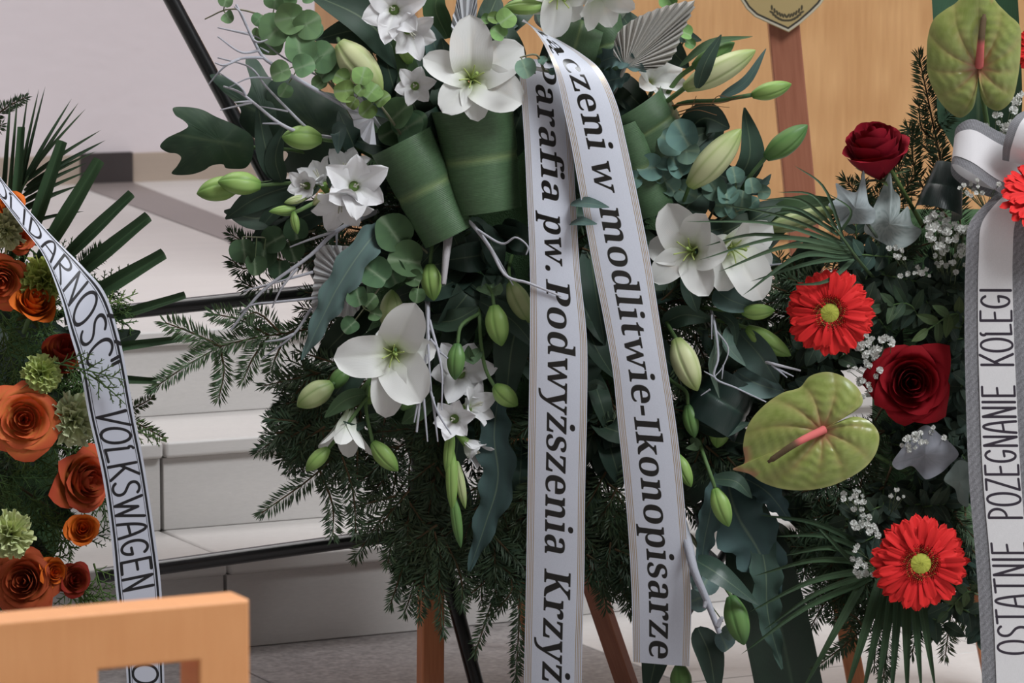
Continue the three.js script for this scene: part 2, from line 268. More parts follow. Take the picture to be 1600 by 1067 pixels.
// a blade along a path; prof(t) gives half width 0..1
const PROF = {
  lance: (t) => Math.pow(Math.sin(Math.PI * Math.pow(t * 0.97 + 0.015, 0.75)), 0.8),
  blade: (t) => Math.min(1, 0.45 + t * 3) * Math.pow(1 - Math.pow(t, 5), 0.7),
  strap: (t) => Math.min(1, 0.35 + t * 2.2),
  cut: (t) => Math.min(1, 0.3 + t * 1.6) * (1 - 0.28 * sm(0.55, 1, t)),
  spear: (t) => Math.pow(Math.max(0, 1 - t), 0.65) * Math.min(1, 0.5 + 4 * t),
};
function blade(mb, pts, w, o = {}) {
  const { prof = PROF.lance, n = V(0, 0, 1), cup = 0.18, wave = 0, waves = 7, col = G.dark, rib = null, ribK = 0.35, nu = 12, nv = 3, twist = 0, streak = 0 } = o;
  pts = path(pts);
  const C = pts.length > 2 ? new THREE.CatmullRomCurve3(pts) : new THREE.LineCurve3(pts[0], pts[1]);
  const vs = []; for (let k = -nv; k <= nv; k++) vs.push(k / nv); if (rib || ribK) vs.push(-0.07, 0.07); vs.sort((a, b) => a - b);
  const ph = rnd() * 6, lo = [col[0] * 0.92, col[1] * 0.86, col[2] * 0.9], rc = rib ?? mix(col, [0.45, 0.55, 0.3], ribK * 0.5);
  mb.sheet(lin(nu), vs, (t, v) => {
    const c = C.getPoint(t), T = C.getTangent(t), nn = n.clone(); if (twist) nn.applyAxisAngle(T, twist * (t - 0.5));
    const S = T.clone().cross(nn).normalize(), N = S.clone().cross(T).normalize(), W = w * prof(t) * (1 + (wave ? 0.16 * Math.sin(t * waves * 6.28 + ph + (v > 0 ? 1.7 : 0)) * wave : 0));
    c.addScaledVector(S, v * W).addScaledVector(N, cup * W * (v * v - 0.2) * 1.4 + (wave ? wave * w * 0.22 * Math.sin(t * waves * 6.28 + ph + v) * v * v : 0));
    const k = Math.abs(v) < 0.03 ? rc : streak ? mix(col, lo, 0.5 + 0.5 * Math.sin(v * 40)) : mix(col, lo, 0.5 + 0.5 * Math.sin(v * 9 + t * 5));
    return [c, k];
  });
  return mb;
}
function leafThing(name, label, category, group, pts, w, o = {}, mat = M.leaf) {
  const p = path(pts), g = thing(name, label, category, group, p[0]);
  part(g, 'blade', blade(new MB(), p, w, o), mat);
  if (o.stalk) part(g, 'stalk', new MB().tube(path([...o.stalk, pts[0]]), o.sr ?? 0.002, o.col ?? G.stem, 6), M.leaf);
  return g;
}
// leaf with a traced outline, star shaped round its centre
function outlineLeaf(mb, out, ctr, z, height, colf, rings = 7, dens = 6) {
  const c = P(ctr[0], ctr[1], z), cv = new THREE.CatmullRomCurve3(out.map((p) => V(p[0], p[1], 0)), true, 'centripetal', 0.5), N = out.length * dens;
  const pts = cv.getPoints(N);
  const us = lin(rings), vs = lin(N);
  mb.sheet(us, vs, (u, v) => {
    const q = pts[Math.round(v * N) % N], x = ctr[0] + (q.x - ctr[0]) * u, y = ctr[1] + (q.y - ctr[1]) * u;
    return [P(x, y, z + height(x - ctr[0], y - ctr[1], u, v)), colf(x - ctr[0], y - ctr[1], u, v)];
  });
  return mb;
}
// tepals of lilies and gladioli, in the flower's own frame (axis +z)
function tepal(ang, L, Wd, open, o = {}) {
  const { cup = 0.25, rec = 0.2, z0 = -0.03, r0 = 0.004, tip = 2.8, ruffle = 0.05, white = [0.84, 0.85, 0.82], throat = [0.50, 0.62, 0.16], thr = 0.52, nu = 14, mid = 0.5 } = o;
  const mb = new MB(), ph = rnd() * 6, prof = (s) => (s < mid ? 0.16 + 0.84 * Math.sin(s / mid * Math.PI / 2) : Math.pow(Math.max(0, 1 - Math.pow((s - mid) / (1 - mid), tip)), 0.66));
  const C = [[r0, z0]]; const n = 60; let r = r0, z = z0;
  for (let k = 1; k <= n; k++) { const s = k / n, al = THREE.MathUtils.lerp(0.2, open, sm(0.08, 0.55, s)) + rec * s * s; r += Math.sin(al) * L / n; z += Math.cos(al) * L / n; C.push([r, z, al]); }
  C[0].push(0.2);
  mb.sheet(lin(nu), [-1, -0.75, -0.5, -0.25, -0.08, 0, 0.08, 0.25, 0.5, 0.75, 1], (s, v) => {
    const [r1, z1, al] = C[Math.round(s * n)], w = Wd * prof(s), rf = ruffle * Wd * Math.sin(s * 11 + ph + v * 3) * v * v;
    const lift = cup * w * v * v + rf - 0.10 * Wd * Math.exp(-v * v * 60) * sm(0, 0.4, s) * (1 - s);
    // normal of the centre line, pointing to the inside of the flower
    const x = r1 - Math.cos(al) * lift, y = v * w, zz = z1 + Math.sin(al) * lift;
    const k = sm(thr, 0.0, s) * (1 - 0.5 * Math.abs(v)) + (Math.abs(v) < 0.1 ? 0.10 * (1 - s) : 0);
    return [V(x * Math.cos(ang) - y * Math.sin(ang), x * Math.sin(ang) + y * Math.cos(ang), zz), mix(white, throat, Math.min(1, k * 0.9))];
  });
  return mb;
}
const D2R = Math.PI / 180;
function stemTo(g, pts, r = 0.003, col = G.stem, name = 'stem') { return part(g, name, new MB().tube(path(pts), r, col, 7), M.leaf); }
// petals: [angle deg, length px, half width px, opening deg, recurve]
function lily(label, px, py, z, dir, petals, o = {}) {
  const g = thing('white_lily', label, 'lily', o.group ?? 'open lilies of the ' + CEN, P(px, py, z), facing(dir));
  petals.forEach(([a, L, w, op, rec = 0.25, cup = 0.25]) => part(g, 'petal', tepal(a * D2R, mm(L), mm(w), op * D2R, { rec, cup, ...o.tep }), M.petal, { local: true }));
  if (!o.bare) {
    for (let k = 0; k < 6; k++) { const a = k * 1.047 + 0.3, b = 0.012 + 0.004 * rnd(); part(g, 'stamen', new MB().tube([V(0, 0, -0.02), V(Math.cos(a) * b * 0.5, Math.sin(a) * b * 0.5, 0.006), V(Math.cos(a) * b * 1.3, Math.sin(a) * b * 1.3, 0.02)], 0.0011, [0.55, 0.66, 0.22], 5), M.petal, { local: true }); }
    part(g, 'pistil', new MB().tube([V(0, 0, -0.02), V(0.002, 0.002, 0.01), V(0.007, 0.003, 0.03)], (t) => 0.0018 + (t > 0.9 ? 0.0014 : 0), [0.42, 0.58, 0.16], 6), M.petal, { local: true });
  }
  if (o.stem) stemTo(g, o.stem, 0.0035);
  return g;
}
const BUD = { green: [hex(0x6d9248), hex(0x8fae62)], dark: [hex(0x507544), hex(0x688c50)], pale: [hex(0x84a05a), hex(0xb4c08c)], cream: [hex(0x95a964), hex(0xc9cf9f)] };
function budShape(a, b, w, kind) {
  const A = P(...a), B = P(...b), ax = B.clone().sub(A), L = ax.length(); ax.normalize();
  const S = ax.clone().cross(V(0.2, 0.1, 1)).normalize(), U = S.clone().cross(ax), [c0, c1] = BUD[kind], mb = new MB(), turn = rnd() * 2 + 0.4, W = mm(w / 2, a[2]), bend = V(0, 0, 1).multiplyScalar(L * 0.04);
  const pr = (u) => (u < 0.42 ? 0.34 + 0.66 * Math.sin(u / 0.42 * Math.PI / 2) : Math.pow(Math.max(0, 1 - Math.pow((u - 0.42) / 0.58, 2.3)), 0.8));
  mb.sheet([0, 0.02, ...lin(13, 0.07, 0.97), 0.99, 1], lin(48, -1, 1), (u, v) => {
    const f = v * Math.PI + turn, lob = Math.cos(3 * f), seam = Math.exp(-Math.pow(Math.sin(1.5 * (f + 1.047)), 2) * 45), rib = Math.exp(-Math.pow(Math.sin(1.5 * f), 2) * 30);
    const rad = (u === 0 ? 0.1 : pr(u)) * W * (1 + 0.05 * lob - 0.09 * seam + 0.035 * rib);
    const p = A.clone().addScaledVector(ax, u * L).addScaledVector(S, Math.cos(f) * rad).addScaledVector(U, Math.sin(f) * rad).addScaledVector(bend, Math.sin(u * Math.PI));
    return [p, mix(mix(mix(c1, c0, Math.max(sm(0.6, 1, u), sm(0.25, 0, u))), c0, rib * 0.55), mix(c0, hex(0x4f7a34), 0.5), seam * 0.6)];
  });
  return mb;
}
// one stem carrying buds (and leaves)
function budStem(label, buds, stems, leaves = [], o = {}) {
  const base = path([stems[0][0]])[0], g = thing('lily_bud_stem', label, 'lily bud', o.group ?? 'closed lily buds of the ' + CEN, base);
  buds.forEach(([a, b, w, kind]) => part(g, 'bud', budShape(a, b, w, kind), M.bud));
  stems.forEach((s) => part(g, 'stem', new MB().tube(path(s), o.r ?? 0.003, o.sc ?? G.stem, 7), M.leaf));
  leaves.forEach(([pts, w, col = G.dark, n = V(rr(-0.5, 0.5), rr(-0.3, 0.6), 1)]) => part(g, 'leaf', blade(new MB(), pts, mm(w / 2), { col, n }), M.leaf));
  return g;
}
function rolledLeaf(label, group, top, bot, r0, r1, o = {}) {
  const A = P(...top), B = P(...bot), ax = B.clone().sub(A), L = ax.length(); ax.normalize();
  const S = ax.clone().cross(V(0, 0, 1)).normalize(), U = S.clone().cross(ax).multiplyScalar(-1), g = thing('rolled_leaf', label, 'leaf', group, B), mb = new MB();
  if (U.z < 0) U.negate();
  const arc = o.arc ?? 3.5, col = o.col ?? hex(0x526e4e), rib = o.rib ?? hex(0x849a68), rz = o.rz ?? 1, us = [0, 0.08, 0.16, 0.26, 0.36, 0.44, 0.48, 0.5, 0.52, 0.56, 0.64, 0.74, 0.84, 0.92, 1];
  mb.sheet(us, lin(30, -1, 1), (u, v) => {
    const f = v * arc * 0.5 + (o.turn ?? 0), rad = mm(r0 + (r1 - r0) * u, top[2]) * (1 - 0.035 * Math.exp(-Math.pow((u - 0.5) * 22, 2))) * (1 + 0.02 * Math.sin(u * 9 + v * 3));
    const tail = Math.max(0, Math.abs(v) - 0.8) * 0.16, lean = mm((o.lean ?? 0), 0) * v * v;
    const p = A.clone().addScaledVector(ax, u * L + lean * (u - 0.5)).addScaledVector(S, Math.sin(f) * rad).addScaledVector(U, Math.cos(f) * rad * rz - tail);
    const k = Math.exp(-Math.pow((u - 0.5) * 40, 2)), st = 0.5 + 0.5 * Math.sin(u * 160);
    return [p, mix(mix(col, [col[0] * 0.9, col[1] * 0.95, col[2] * 0.9], st * 0.3), rib, k * 0.8)];
  });
  part(g, 'blade', mb, o.mat ?? M.rolled);
  part(g, 'stalk', new MB().tube([B.clone().lerp(A, 0.5).add(V(0, 0, -0.03)), B.clone().lerp(A, 0.45).add(V(0, -0.01, -0.13))], 0.004, G.stem), M.leaf);
  return g;
}
function discLeaf(c, r, n, up, col, heart = 0.12) {       // round leaf, its foot at -up
  const N = n.clone().normalize(), S = up.clone().cross(N).normalize(), U = N.clone().cross(S).normalize(), mb = new MB(), ph = rnd() * 6;
  mb.sheet(lin(5), lin(22, -1, 1), (u, v) => {
    const f = v * Math.PI, rad = r * u * (1 - heart * Math.exp(-Math.pow((Math.PI - Math.abs(f)) * 2.2, 2)) * 2 + 0.05 * Math.cos(f)) * (1 + 0.03 * Math.sin(5 * f + ph));
    const x = Math.sin(f) * rad, y = Math.cos(f) * rad, rib = Math.exp(-Math.pow(x / r * 14, 2)) * 0.5;
    return [c.clone().addScaledVector(S, x).addScaledVector(U, y).addScaledVector(N, (x * x * 0.9 - y * y * 0.3) / r * 0.5 + 0.06 * r * Math.sin(3 * f + ph) * u), mix(mix(col, [col[0] * 0.9, col[1] * 0.9, col[2] * 0.95], 0.5 + 0.5 * Math.sin(f * 7)), [0.3, 0.38, 0.25], rib)];
  });
  return mb;
}
function eucalyptus(label, group, stems, leaves, col, o = {}) {
  const s = stems.map(path), g = thing('eucalyptus_sprig', label, 'eucalyptus', group, s[0][0]);
  s.forEach((p) => part(g, 'stem', new MB().tube(p, (t) => 0.0022 - 0.0012 * t, o.sc ?? hex(0x8a8a72), 6), M.twig));
  const all = s.flatMap((p) => (p.length > 2 ? new THREE.CatmullRomCurve3(p) : new THREE.LineCurve3(p[0], p[1])).getPoints(20));
  leaves.forEach(([x, y, r, dz = 0]) => {
    const c0 = P(x, y, 0.06), stemAt = all.reduce((a, b) => (Math.hypot(b.x - c0.x, b.y - c0.y) < Math.hypot(a.x - c0.x, a.y - c0.y) ? b : a)), c = P(x, y, Math.max(0.05, stemAt.z) + 0.01 + dz + rr(-0.008, 0.008)), near = stemAt, up = c.clone().sub(near).setZ(0);
    if (up.length() < 0.004) up.set(rr(-1, 1), rr(-0.2, 1), 0);
    const n = V(rr(-0.45, 0.45), rr(-0.2, 0.6), 1);
    const leaf = part(g, 'leaf', discLeaf(c, mm(r, c.z), n, up, vary(col, 0.2)), M.matte);
    part(g, 'petiole', new MB().tube([near, c.clone().lerp(near, 0.25)], 0.001, hex(0x7c8a64), 5, 2), M.twig, { parent: leaf });
  });
  return g;
}
// fir: several axes, each set with flat needles
function fir(label, group, axes, o = {}) {
  const base = path([axes[0][0]])[0], g = thing('fir_branch', label, 'fir branch', group, base), nb = new MB(), col = o.col ?? G.fir, L0 = o.len ?? 0.026, sb = new MB();
  const tilt = V(rr(-0.5, 0.5), rr(-0.4, 0.6), 1).normalize();
  axes.forEach((ax) => {
    const p = path(ax), C = p.length > 2 ? new THREE.CatmullRomCurve3(p) : new THREE.LineCurve3(p[0], p[1]), L = C.getLength(), n = Math.ceil(L / (o.step ?? 0.0026));
    sb.tube(p, (t) => 0.0022 - 0.0012 * t, o.stem ?? G.brown, 5, 6);
    for (let k = 2; k <= n; k++) {
      const t = k / n, c = C.getPoint(t), T = C.getTangent(t), S = T.clone().cross(tilt).normalize(), N = S.clone().cross(T);
      for (const s of [-1, 1, 0]) {
        if (s === 0 && rnd() < (o.sparse ?? 0.4)) continue;
        const len = L0 * (0.55 + 0.45 * Math.sin(Math.PI * Math.min(1, t * 0.8 + 0.12))) * rr(0.8, 1.12), a = rr(0.85, 1.25) - (t > 0.95 ? 0.5 : 0), e = s === 0 ? rr(-0.6, 0.6) : s * rr(0.75, 1);
        const d = T.clone().multiplyScalar(Math.cos(a)).addScaledVector(S, Math.sin(a) * e).addScaledVector(N, Math.sin(a) * (s === 0 ? rr(0.3, 0.9) : rr(-0.05, 0.5))).normalize();
        const w = d.clone().cross(N).normalize().multiplyScalar(0.0013), q = vary(col, 0.3), m = c.clone().addScaledVector(d, len * 0.55), lift = N.clone().multiplyScalar(0.0006);
        const i0 = nb.v(c, q), i1 = nb.v(m.clone().add(w).add(lift), q), i2 = nb.v(m.clone().sub(w).add(lift), q), i3 = nb.v(c.clone().addScaledVector(d, len), q);
        nb.i.push(i0, i1, i2, i1, i3, i2);
      }
    }
  });
  part(g, 'stem', sb, M.twig);
  part(g, 'needles', nb, M.needle, { kind: 'stuff' });
  return g;
}
// scale-leaved cypress spray: flat, forked, made of short jointed shoots
function cypress(label, group, from, to, o = {}) {
  const A = P(...from), B = P(...to), g = thing('cypress_spray', label, 'cypress spray', group, A), mb = new MB(), col = o.col ?? G.cy, d = B.clone().sub(A), L = d.length(); d.normalize();
  const n = V(rr(-0.5, 0.5), rr(-0.3, 0.6), 1).normalize(), S = d.clone().cross(n).normalize();
  const shoot = (p, dir, len, r, depth) => {
    const q = p.clone().addScaledVector(dir, len).addScaledVector(n, rr(-0.1, 0.1) * len), c = vary(col, 0.25);
    mb.tube([p, p.clone().lerp(q, 0.5).addScaledVector(S, rr(-0.04, 0.04) * len), q], (t) => r * (1 - 0.6 * t), c, 4, 3, false);
    if (depth > 0) { const k = Math.max(4, Math.round(len / (depth > 1 ? 0.010 : 0.006))); for (let i = 1; i < k; i++) { const side = i % 2 ? 1 : -1, a = side * rr(0.6, 0.95), dd = dir.clone().applyAxisAngle(n, a); shoot(p.clone().lerp(q, i / k), dd, len * (depth > 1 ? 0.42 : 0.36) * (1.1 - 0.8 * i / k), r * 0.8, depth - 1); } }
  };
  shoot(A, d, L, 0.0017, 2);
  part(g, 'foliage', mb, M.matte);
  return g;
}
function sprig(label, group, pts, o = {}) {              // stem with paired small leaves
  const p = path(pts), g = thing('leafy_sprig', label, 'foliage sprig', group, p[0]), C = p.length > 2 ? new THREE.CatmullRomCurve3(p) : new THREE.LineCurve3(p[0], p[1]), n = o.n ?? 7, ll = mm(o.len ?? 32), w = mm(o.w ?? 7);
  part(g, 'stem', new MB().tube(p, 0.0013, o.sc ?? G.stem, 5), M.leaf);
  for (let k = 1; k <= n; k++) for (const s of k === n ? [0] : [-1, 1]) {
    const t = k / n, c = C.getPoint(t), T = C.getTangent(t), S = T.clone().cross(V(0, 0, 1)).normalize(), d = T.clone().multiplyScalar(0.65).addScaledVector(S, s * 0.9).add(V(0, 0, rr(-0.3, 0.5))).normalize();
    part(g, 'leaf', blade(new MB(), [c, c.clone().addScaledVector(d, ll * 0.5).add(V(0, 0, 0.003)), c.clone().addScaledVector(d, ll)], w, { col: vary(o.col ?? G.dark, 0.25), nu: 6, nv: 1, n: V(rr(-0.4, 0.4), rr(-0.2, 0.6), 1) }), M.leaf);
  }
  return g;
}
function twig(label, group, lines, r = 3, col = hex(0xb9bac2), name = 'white_twig') {
  const p = lines.map(path), g = thing(name, label, 'twig', group, p[0][0]);
  p.forEach((q, i) => part(g, i ? 'side_shoot' : 'main_shoot', new MB().tube(q, (t) => mm(i ? r * 0.62 : r) * (1 - 0.55 * t), vary(col, 0.06), 6, q.length * 4), M.twig));
  return g;
}
function fan(label, group, apex, bound, n, col, stalk, z, depth = 0.006) {
  const A = P(apex[0], apex[1], z), g = thing('dried_fan_leaf', label, 'dried leaf', group, A), mb = new MB(), C = new THREE.CatmullRomCurve3(bound.map((p) => P(p[0], p[1], z + (p[2] ?? 0))), false, 'centripetal');
  mb.sheet([0.04, 0.2, 0.4, 0.6, 0.8, 1], lin(n * 2), (u, v) => {
    const k = Math.round(v * n * 2), q = C.getPointAt(v), ragged = k % 2 ? 1 : 0.965;
    return [A.clone().lerp(q, u * ragged).add(V(0, 0, (k % 2 ? 1 : -1) * depth * u)), vary(col, 0.04)];
  });
  const geo = mb.geo().toNonIndexed(); geo.computeVertexNormals();
  part(g, 'pleated_blade', geo, M.matte);
  part(g, 'stalk', new MB().tube(path([[apex[0], apex[1], z], stalk]), 0.003, col, 6), M.twig);
  return g;
}
// roses, carnations, gerberas, in the flower's frame
function rose(label, group, px, py, z, dir, Rpx, pal, o = {}) {
  const g = thing('rose', label, 'rose', group, P(px, py, z), facing(dir, o.roll ?? 0)), Rr = mm(Rpx, z), n = o.n ?? 26, mat = o.mat ?? M.velvet, h = Rr * (o.tall ?? 1.15);
  for (let i = 0; i < n; i++) {
    const k = i / (n - 1), a = i * 2.4 + (o.tw ?? 0), r = Rr * (0.10 + 0.80 * Math.pow(k, 0.85)), spread = 1.35 - 0.45 * k, curl = sm(0.25, 1, k) * (o.curl ?? 0.38), pt = (o.point ?? 0.06), jig = rr(-0.08, 0.08), mb = new MB(), ph = rnd() * 6;
    mb.sheet(lin(8), lin(8, -1, 1), (u, v) => {
      const uu = u * (1 - 0.22 * Math.pow(Math.abs(v), 2.5) + pt * Math.exp(-v * v * 18) * k), sp = spread * (0.35 + 0.65 * Math.sin(Math.min(1, uu * 1.1) * Math.PI * 0.56));
      const f = a + v * sp, lip = Math.max(0, uu - 0.68) / 0.32, rad = r * (0.12 + 0.88 * Math.sin(Math.min(1, uu * 1.15) * Math.PI / 2)) + curl * Rr * lip * lip * (0.8 + 0.2 * Math.cos(v * 3 + ph)) + 0.02 * Rr * Math.sin(v * 5 + ph) * lip;
      const zz = -h + h * (1.08 - 0.42 * k * k + jig) * Math.pow(uu, 0.9) - curl * Rr * 0.75 * lip * lip * lip;
      const e = Math.max(sm(0.5, 1, uu), sm(0.6, 1, Math.abs(v)) * 0.7);
      return [V(Math.cos(f) * rad, Math.sin(f) * rad, zz), mix(mix(pal[0], pal[1], e), pal[2] ?? pal[0], (1 - k) * 0.6)];
    });
    part(g, 'petal', mb, mat, { local: true });
  }
  for (let i = 0; i < 5; i++) { const a = i * 1.257; part(g, 'sepal', blade(new MB(), [V(Math.cos(a) * 0.004, Math.sin(a) * 0.004, -h * 1.02), V(Math.cos(a) * Rr * 0.5, Math.sin(a) * Rr * 0.5, -h * 0.95), V(Math.cos(a) * Rr * 0.95, Math.sin(a) * Rr * 0.95, -h * 0.9)], 0.006, { n: V(0, 0, 1), prof: PROF.spear, col: G.olive, nu: 5, nv: 1 }), M.leaf, { local: true }); }
  if (o.stem) stemTo(g, o.stem, 0.0035, hex(0x5b6f3f)); else part(g, 'stem', new MB().tube([V(0, 0, -h), V(0, 0, -h - 0.05)], 0.004, G.stem), M.leaf, { local: true });
  return g;
}
const GP = [0, 1, 2, 3].map((k) => { const mb = new MB(), ph = k * 1.7, c0 = [0.66, 0.018, 0.022], c1 = [0.76, 0.032, 0.028]; mb.sheet(lin(7), [-1, -0.5, 0, 0.5, 1], (u, v) => { const w = 0.0063 * (0.45 + 0.55 * sm(0, 0.5, u)) * (u > 0.85 ? Math.sqrt(Math.max(0.02, 1 - Math.pow((u - 0.85) / 0.16, 2))) : 1); return [V(0.016 + u * 0.050 - (u > 0.95 ? 0.003 * Math.abs(Math.sin(v * 4 + ph)) : 0), v * w, 0.004 * Math.sin(u * 2.6 + 0.2 * ph) + 0.0016 * v * v - 0.0011 * Math.cos(v * 7) - 0.006 * u * u * (k % 2)), mix(c0, c1, u * 0.8 + 0.15 * Math.cos(v * 7))]; }); return mb.geo(); });
function gerbera(label, px, py, z, dir, Rpx, o = {}) {
  const g = thing('gerbera', label, 'gerbera', 'red gerberas of the ' + RIG, P(px, py, z), facing(dir)), S = mm(Rpx, z) / 0.066;
  for (const [n, len, lift, tl] of [[26, 1, -0.003, 0.0], [26, 0.97, 0.001, 0.05], [16, 0.84, 0.004, 0.08]]) for (let k = 0; k < n; k++) {
    const m = new THREE.Mesh(GP[k % 4], M.warm); m.name = 'petal'; m.rotation.order = 'ZYX'; m.rotation.z = (k + rr(-0.25, 0.25)) / n * Math.PI * 2 + len * 7; m.rotation.y = -tl + rr(-0.08, 0.08); m.rotation.x = rr(-0.2, 0.2); m.position.z = lift * S; const s = S * len * rr(0.93, 1.04); m.scale.set(s, S * rr(0.95, 1.15), S); g.add(m);
  }
  const ring = new MB(), disc = new MB();
  for (let k = 0; k < 300; k++) { const a = k * 2.4, r = (0.0135 + 0.0125 * (k / 300)) * S, b = V(Math.cos(a) * r, Math.sin(a) * r, 0.006 * S); ring.tube([b, b.clone().add(V(Math.cos(a) * 0.002, Math.sin(a) * 0.002, 0.0055 * S))], (t) => 0.0011 * S * (1 - 0.5 * t), vary(k > 200 ? [0.50, 0.03, 0.02] : k % 3 ? [0.34, 0.03, 0.02] : [0.40, 0.24, 0.06], 0.3), 4, 1); }
  part(g, 'inner_florets', ring, M.warm, { local: true, kind: 'stuff' });
  disc.sheet(lin(6), lin(24, -1, 1), (u, v) => { const f = v * Math.PI, r = u * 0.0138 * S; return [V(Math.cos(f) * r, Math.sin(f) * r, 0.009 * S + 0.0028 * S * (1 - u * u) + 0.0006 * Math.sin(f * 12 + u * 30)), mix([0.38, 0.42, 0.06], [0.50, 0.50, 0.09], 0.5 + 0.5 * Math.sin(f * 11 + u * 40))]; });
  part(g, 'disc', disc, M.warm, { local: true });
  part(g, 'stem', new MB().tube([V(0, 0, 0), V(0, -0.005, -0.04), V(0, -0.02, -0.1)], 0.0035, G.stem), M.leaf, { local: true });
  return g;
}
function carnation(label, px, py, z, dir, Rpx, col) {
  const g = thing('carnation', label, 'carnation', 'green carnations of the ' + LEF, P(px, py, z), facing(dir)), Rr = mm(Rpx, z);
  for (let i = 0; i < 34; i++) {
    const th = Math.sqrt(i / 34) * 1.45, ph = i * 2.4, d = V(Math.sin(th) * Math.cos(ph), Math.sin(th) * Math.sin(ph), Math.cos(th)), S = V(-Math.sin(ph + rr(-0.9, 0.9)), Math.cos(ph + rr(-0.9, 0.9)), rr(-0.3, 0.3)).normalize(), N = S.clone().cross(d).normalize(), mb = new MB(), q = rnd() * 6, c = vary(col, 0.1);
    mb.sheet([0, 0.35, 0.6, 0.8, 0.92, 1], lin(12, -1, 1), (u, v) => {
      const rag = u === 1 ? 0.05 * Math.sin(v * 31 + q) : 0;
      return [V(0, 0, -Rr * 0.35).addScaledVector(d, Rr * (u * (1.05 - 0.16 * v * v) + rag)).addScaledVector(S, v * Rr * 0.46 * u).addScaledVector(N, Rr * 0.13 * u * u * Math.sin(v * 8 + q)), mix(mix(c, [0.4, 0.5, 0.12], 0.35), c, u)];
    });
    part(g, 'petal', mb, M.warm, { local: true });
  }
  part(g, 'calyx', new MB().tube([V(0, 0, -Rr * 0.2), V(0, 0, -Rr * 1.3)], (t) => 0.009 - 0.003 * t, G.olive, 8), M.leaf, { local: true });
  return g;
}
const puff = (() => { const mb = new MB(); for (let k = 0; k < 9; k++) { const a = k * 2.4, th = Math.sqrt(k / 9) * 1.5, d = V(Math.sin(th) * Math.cos(a), Math.sin(th) * Math.sin(a), Math.cos(th)), S = V(-Math.sin(a), Math.cos(a), 0.2), N = S.clone().cross(d); mb.sheet([0, 0.6, 1], [-1, 0, 1], (u, v) => [d.clone().multiplyScalar(u * (1 - 0.2 * v * v)).addScaledVector(S, v * 0.5 * u).addScaledVector(N, 0.25 * v * v * u), [0.78, 0.79, 0.75]]); } return mb.geo(); })();
function babysBreath(label, root, blobs) {
  const b = P(...root), g = thing('babys_breath', label, "baby's breath", "baby's breath of the " + RIG, b), st = new MB();
  blobs.forEach(([x, y, r, z]) => { const c = P(x, y, z), m = new THREE.Mesh(puff, M.petal); m.name = 'blossom'; m.position.copy(c).sub(b); m.scale.setScalar(mm(r, z)); m.rotation.set(rr(-0.6, 0.6), rr(-0.6, 0.6), rr(0, 6)); g.add(m); st.tube([b, b.clone().lerp(c, 0.55).add(V(rr(-0.006, 0.006), rr(-0.006, 0.006), -0.01)), c], 0.0006, hex(0x6d7d58), 4, 5); });
  part(g, 'stems', st, M.leaf);
  return g;
}

// ---------------------------------------------------------------- bases of the wreaths
{
  const foamMat = std({ color: 0x54774f, roughness: 0.95, bumpMap: rep(grainy, 6, 6), bumpScale: 0.002 });
  const foam = (label, x0, y0, x1, y1, z0, z1) => { const a = P(x0, y0, z1), b = P(x1, y1, z1), c = a.clone().add(b).multiplyScalar(0.5); c.z = (z0 + z1) / 2; const g = thing('floral_foam', label, 'floral foam', undefined, c); const q = new RoundedBoxGeometry(b.x - a.x, a.y - b.y, z1 - z0, 4, 0.045); q.translate(c.x, c.y, c.z); part(g, 'block', q, foamMat); const t = new RoundedBoxGeometry(b.x - a.x - 0.06, a.y - b.y - 0.06, 0.01, 2, 0.004); t.translate(c.x, c.y, z0 - 0.003); part(g, 'backing_tray', t, std({ color: 0x3f5a40 })); };
  foam('green flower foam block that holds the stems in the heart of the white lily wreath', 570, 150, 1040, 690, -0.15, -0.07);
  foam('green flower foam block that holds the stems in the heart of the orange rose wreath', -110, 430, 90, 880, -0.14, -0.075);
  foam('green flower foam block that holds the stems in the heart of the red gerbera wreath', 1370, 330, 1640, 900, -0.12, -0.04);
}

// ---------------------------------------------------------------- ribbons
const GL = {
  S: [56, 'M52 12 C40 -4 8 2 10 26 C12 50 50 46 50 74 C50 100 14 106 4 86'], O: [60, 'M30 0 C-8 0 -8 100 30 100 C68 100 68 0 30 0'], L: [52, 'M12 0 C2 2 2 16 10 16 L10 98 L52 96'], I: [20, 'M10 0 L10 100'],
  D: [60, 'M8 0 L8 100 C70 98 70 2 8 0'], A: [58, 'M2 100 C8 40 18 0 30 0 C42 0 50 40 56 100 M10 62 L50 58'], R: [58, 'M8 100 L8 0 C66 -4 60 52 10 52 L56 100'], N: [56, 'M8 100 L8 0 L50 100 L50 0'],
  C: [58, 'M54 18 C38 -12 4 4 4 50 C4 96 36 112 56 82'], V: [56, 'M2 0 L28 100 L56 -6'], K: [58, 'M8 0 L8 100 M54 -4 L8 58 M22 44 L58 100'], W: [78, 'M0 0 L20 100 L38 18 L56 100 L78 0'],
  G: [60, 'M54 16 C38 -10 4 4 4 50 C4 104 54 110 54 58 L30 60'], E: [54, 'M50 0 L8 0 L8 100 L52 100 M8 48 L44 46'], P: [56, 'M8 100 L8 0 C66 -2 62 56 10 54'], T: [58, 'M0 2 L58 0 M29 0 L29 100'], Z: [58, 'M4 0 L54 0 L4 100 L56 98'],
  'Ś': [56, 'M52 12 C40 -4 8 2 10 26 C12 50 50 46 50 74 C50 100 14 106 4 86 M30 -10 L44 -26'], 'Ć': [58, 'M54 18 C38 -12 4 4 4 50 C4 96 36 112 56 82 M32 -10 L46 -26'], 'Ż': [58, 'M4 0 L54 0 L4 100 L56 98 M29 -14 L31 -20'], '"': [30, 'M8 -8 L8 16 M20 -8 L20 16'],
};
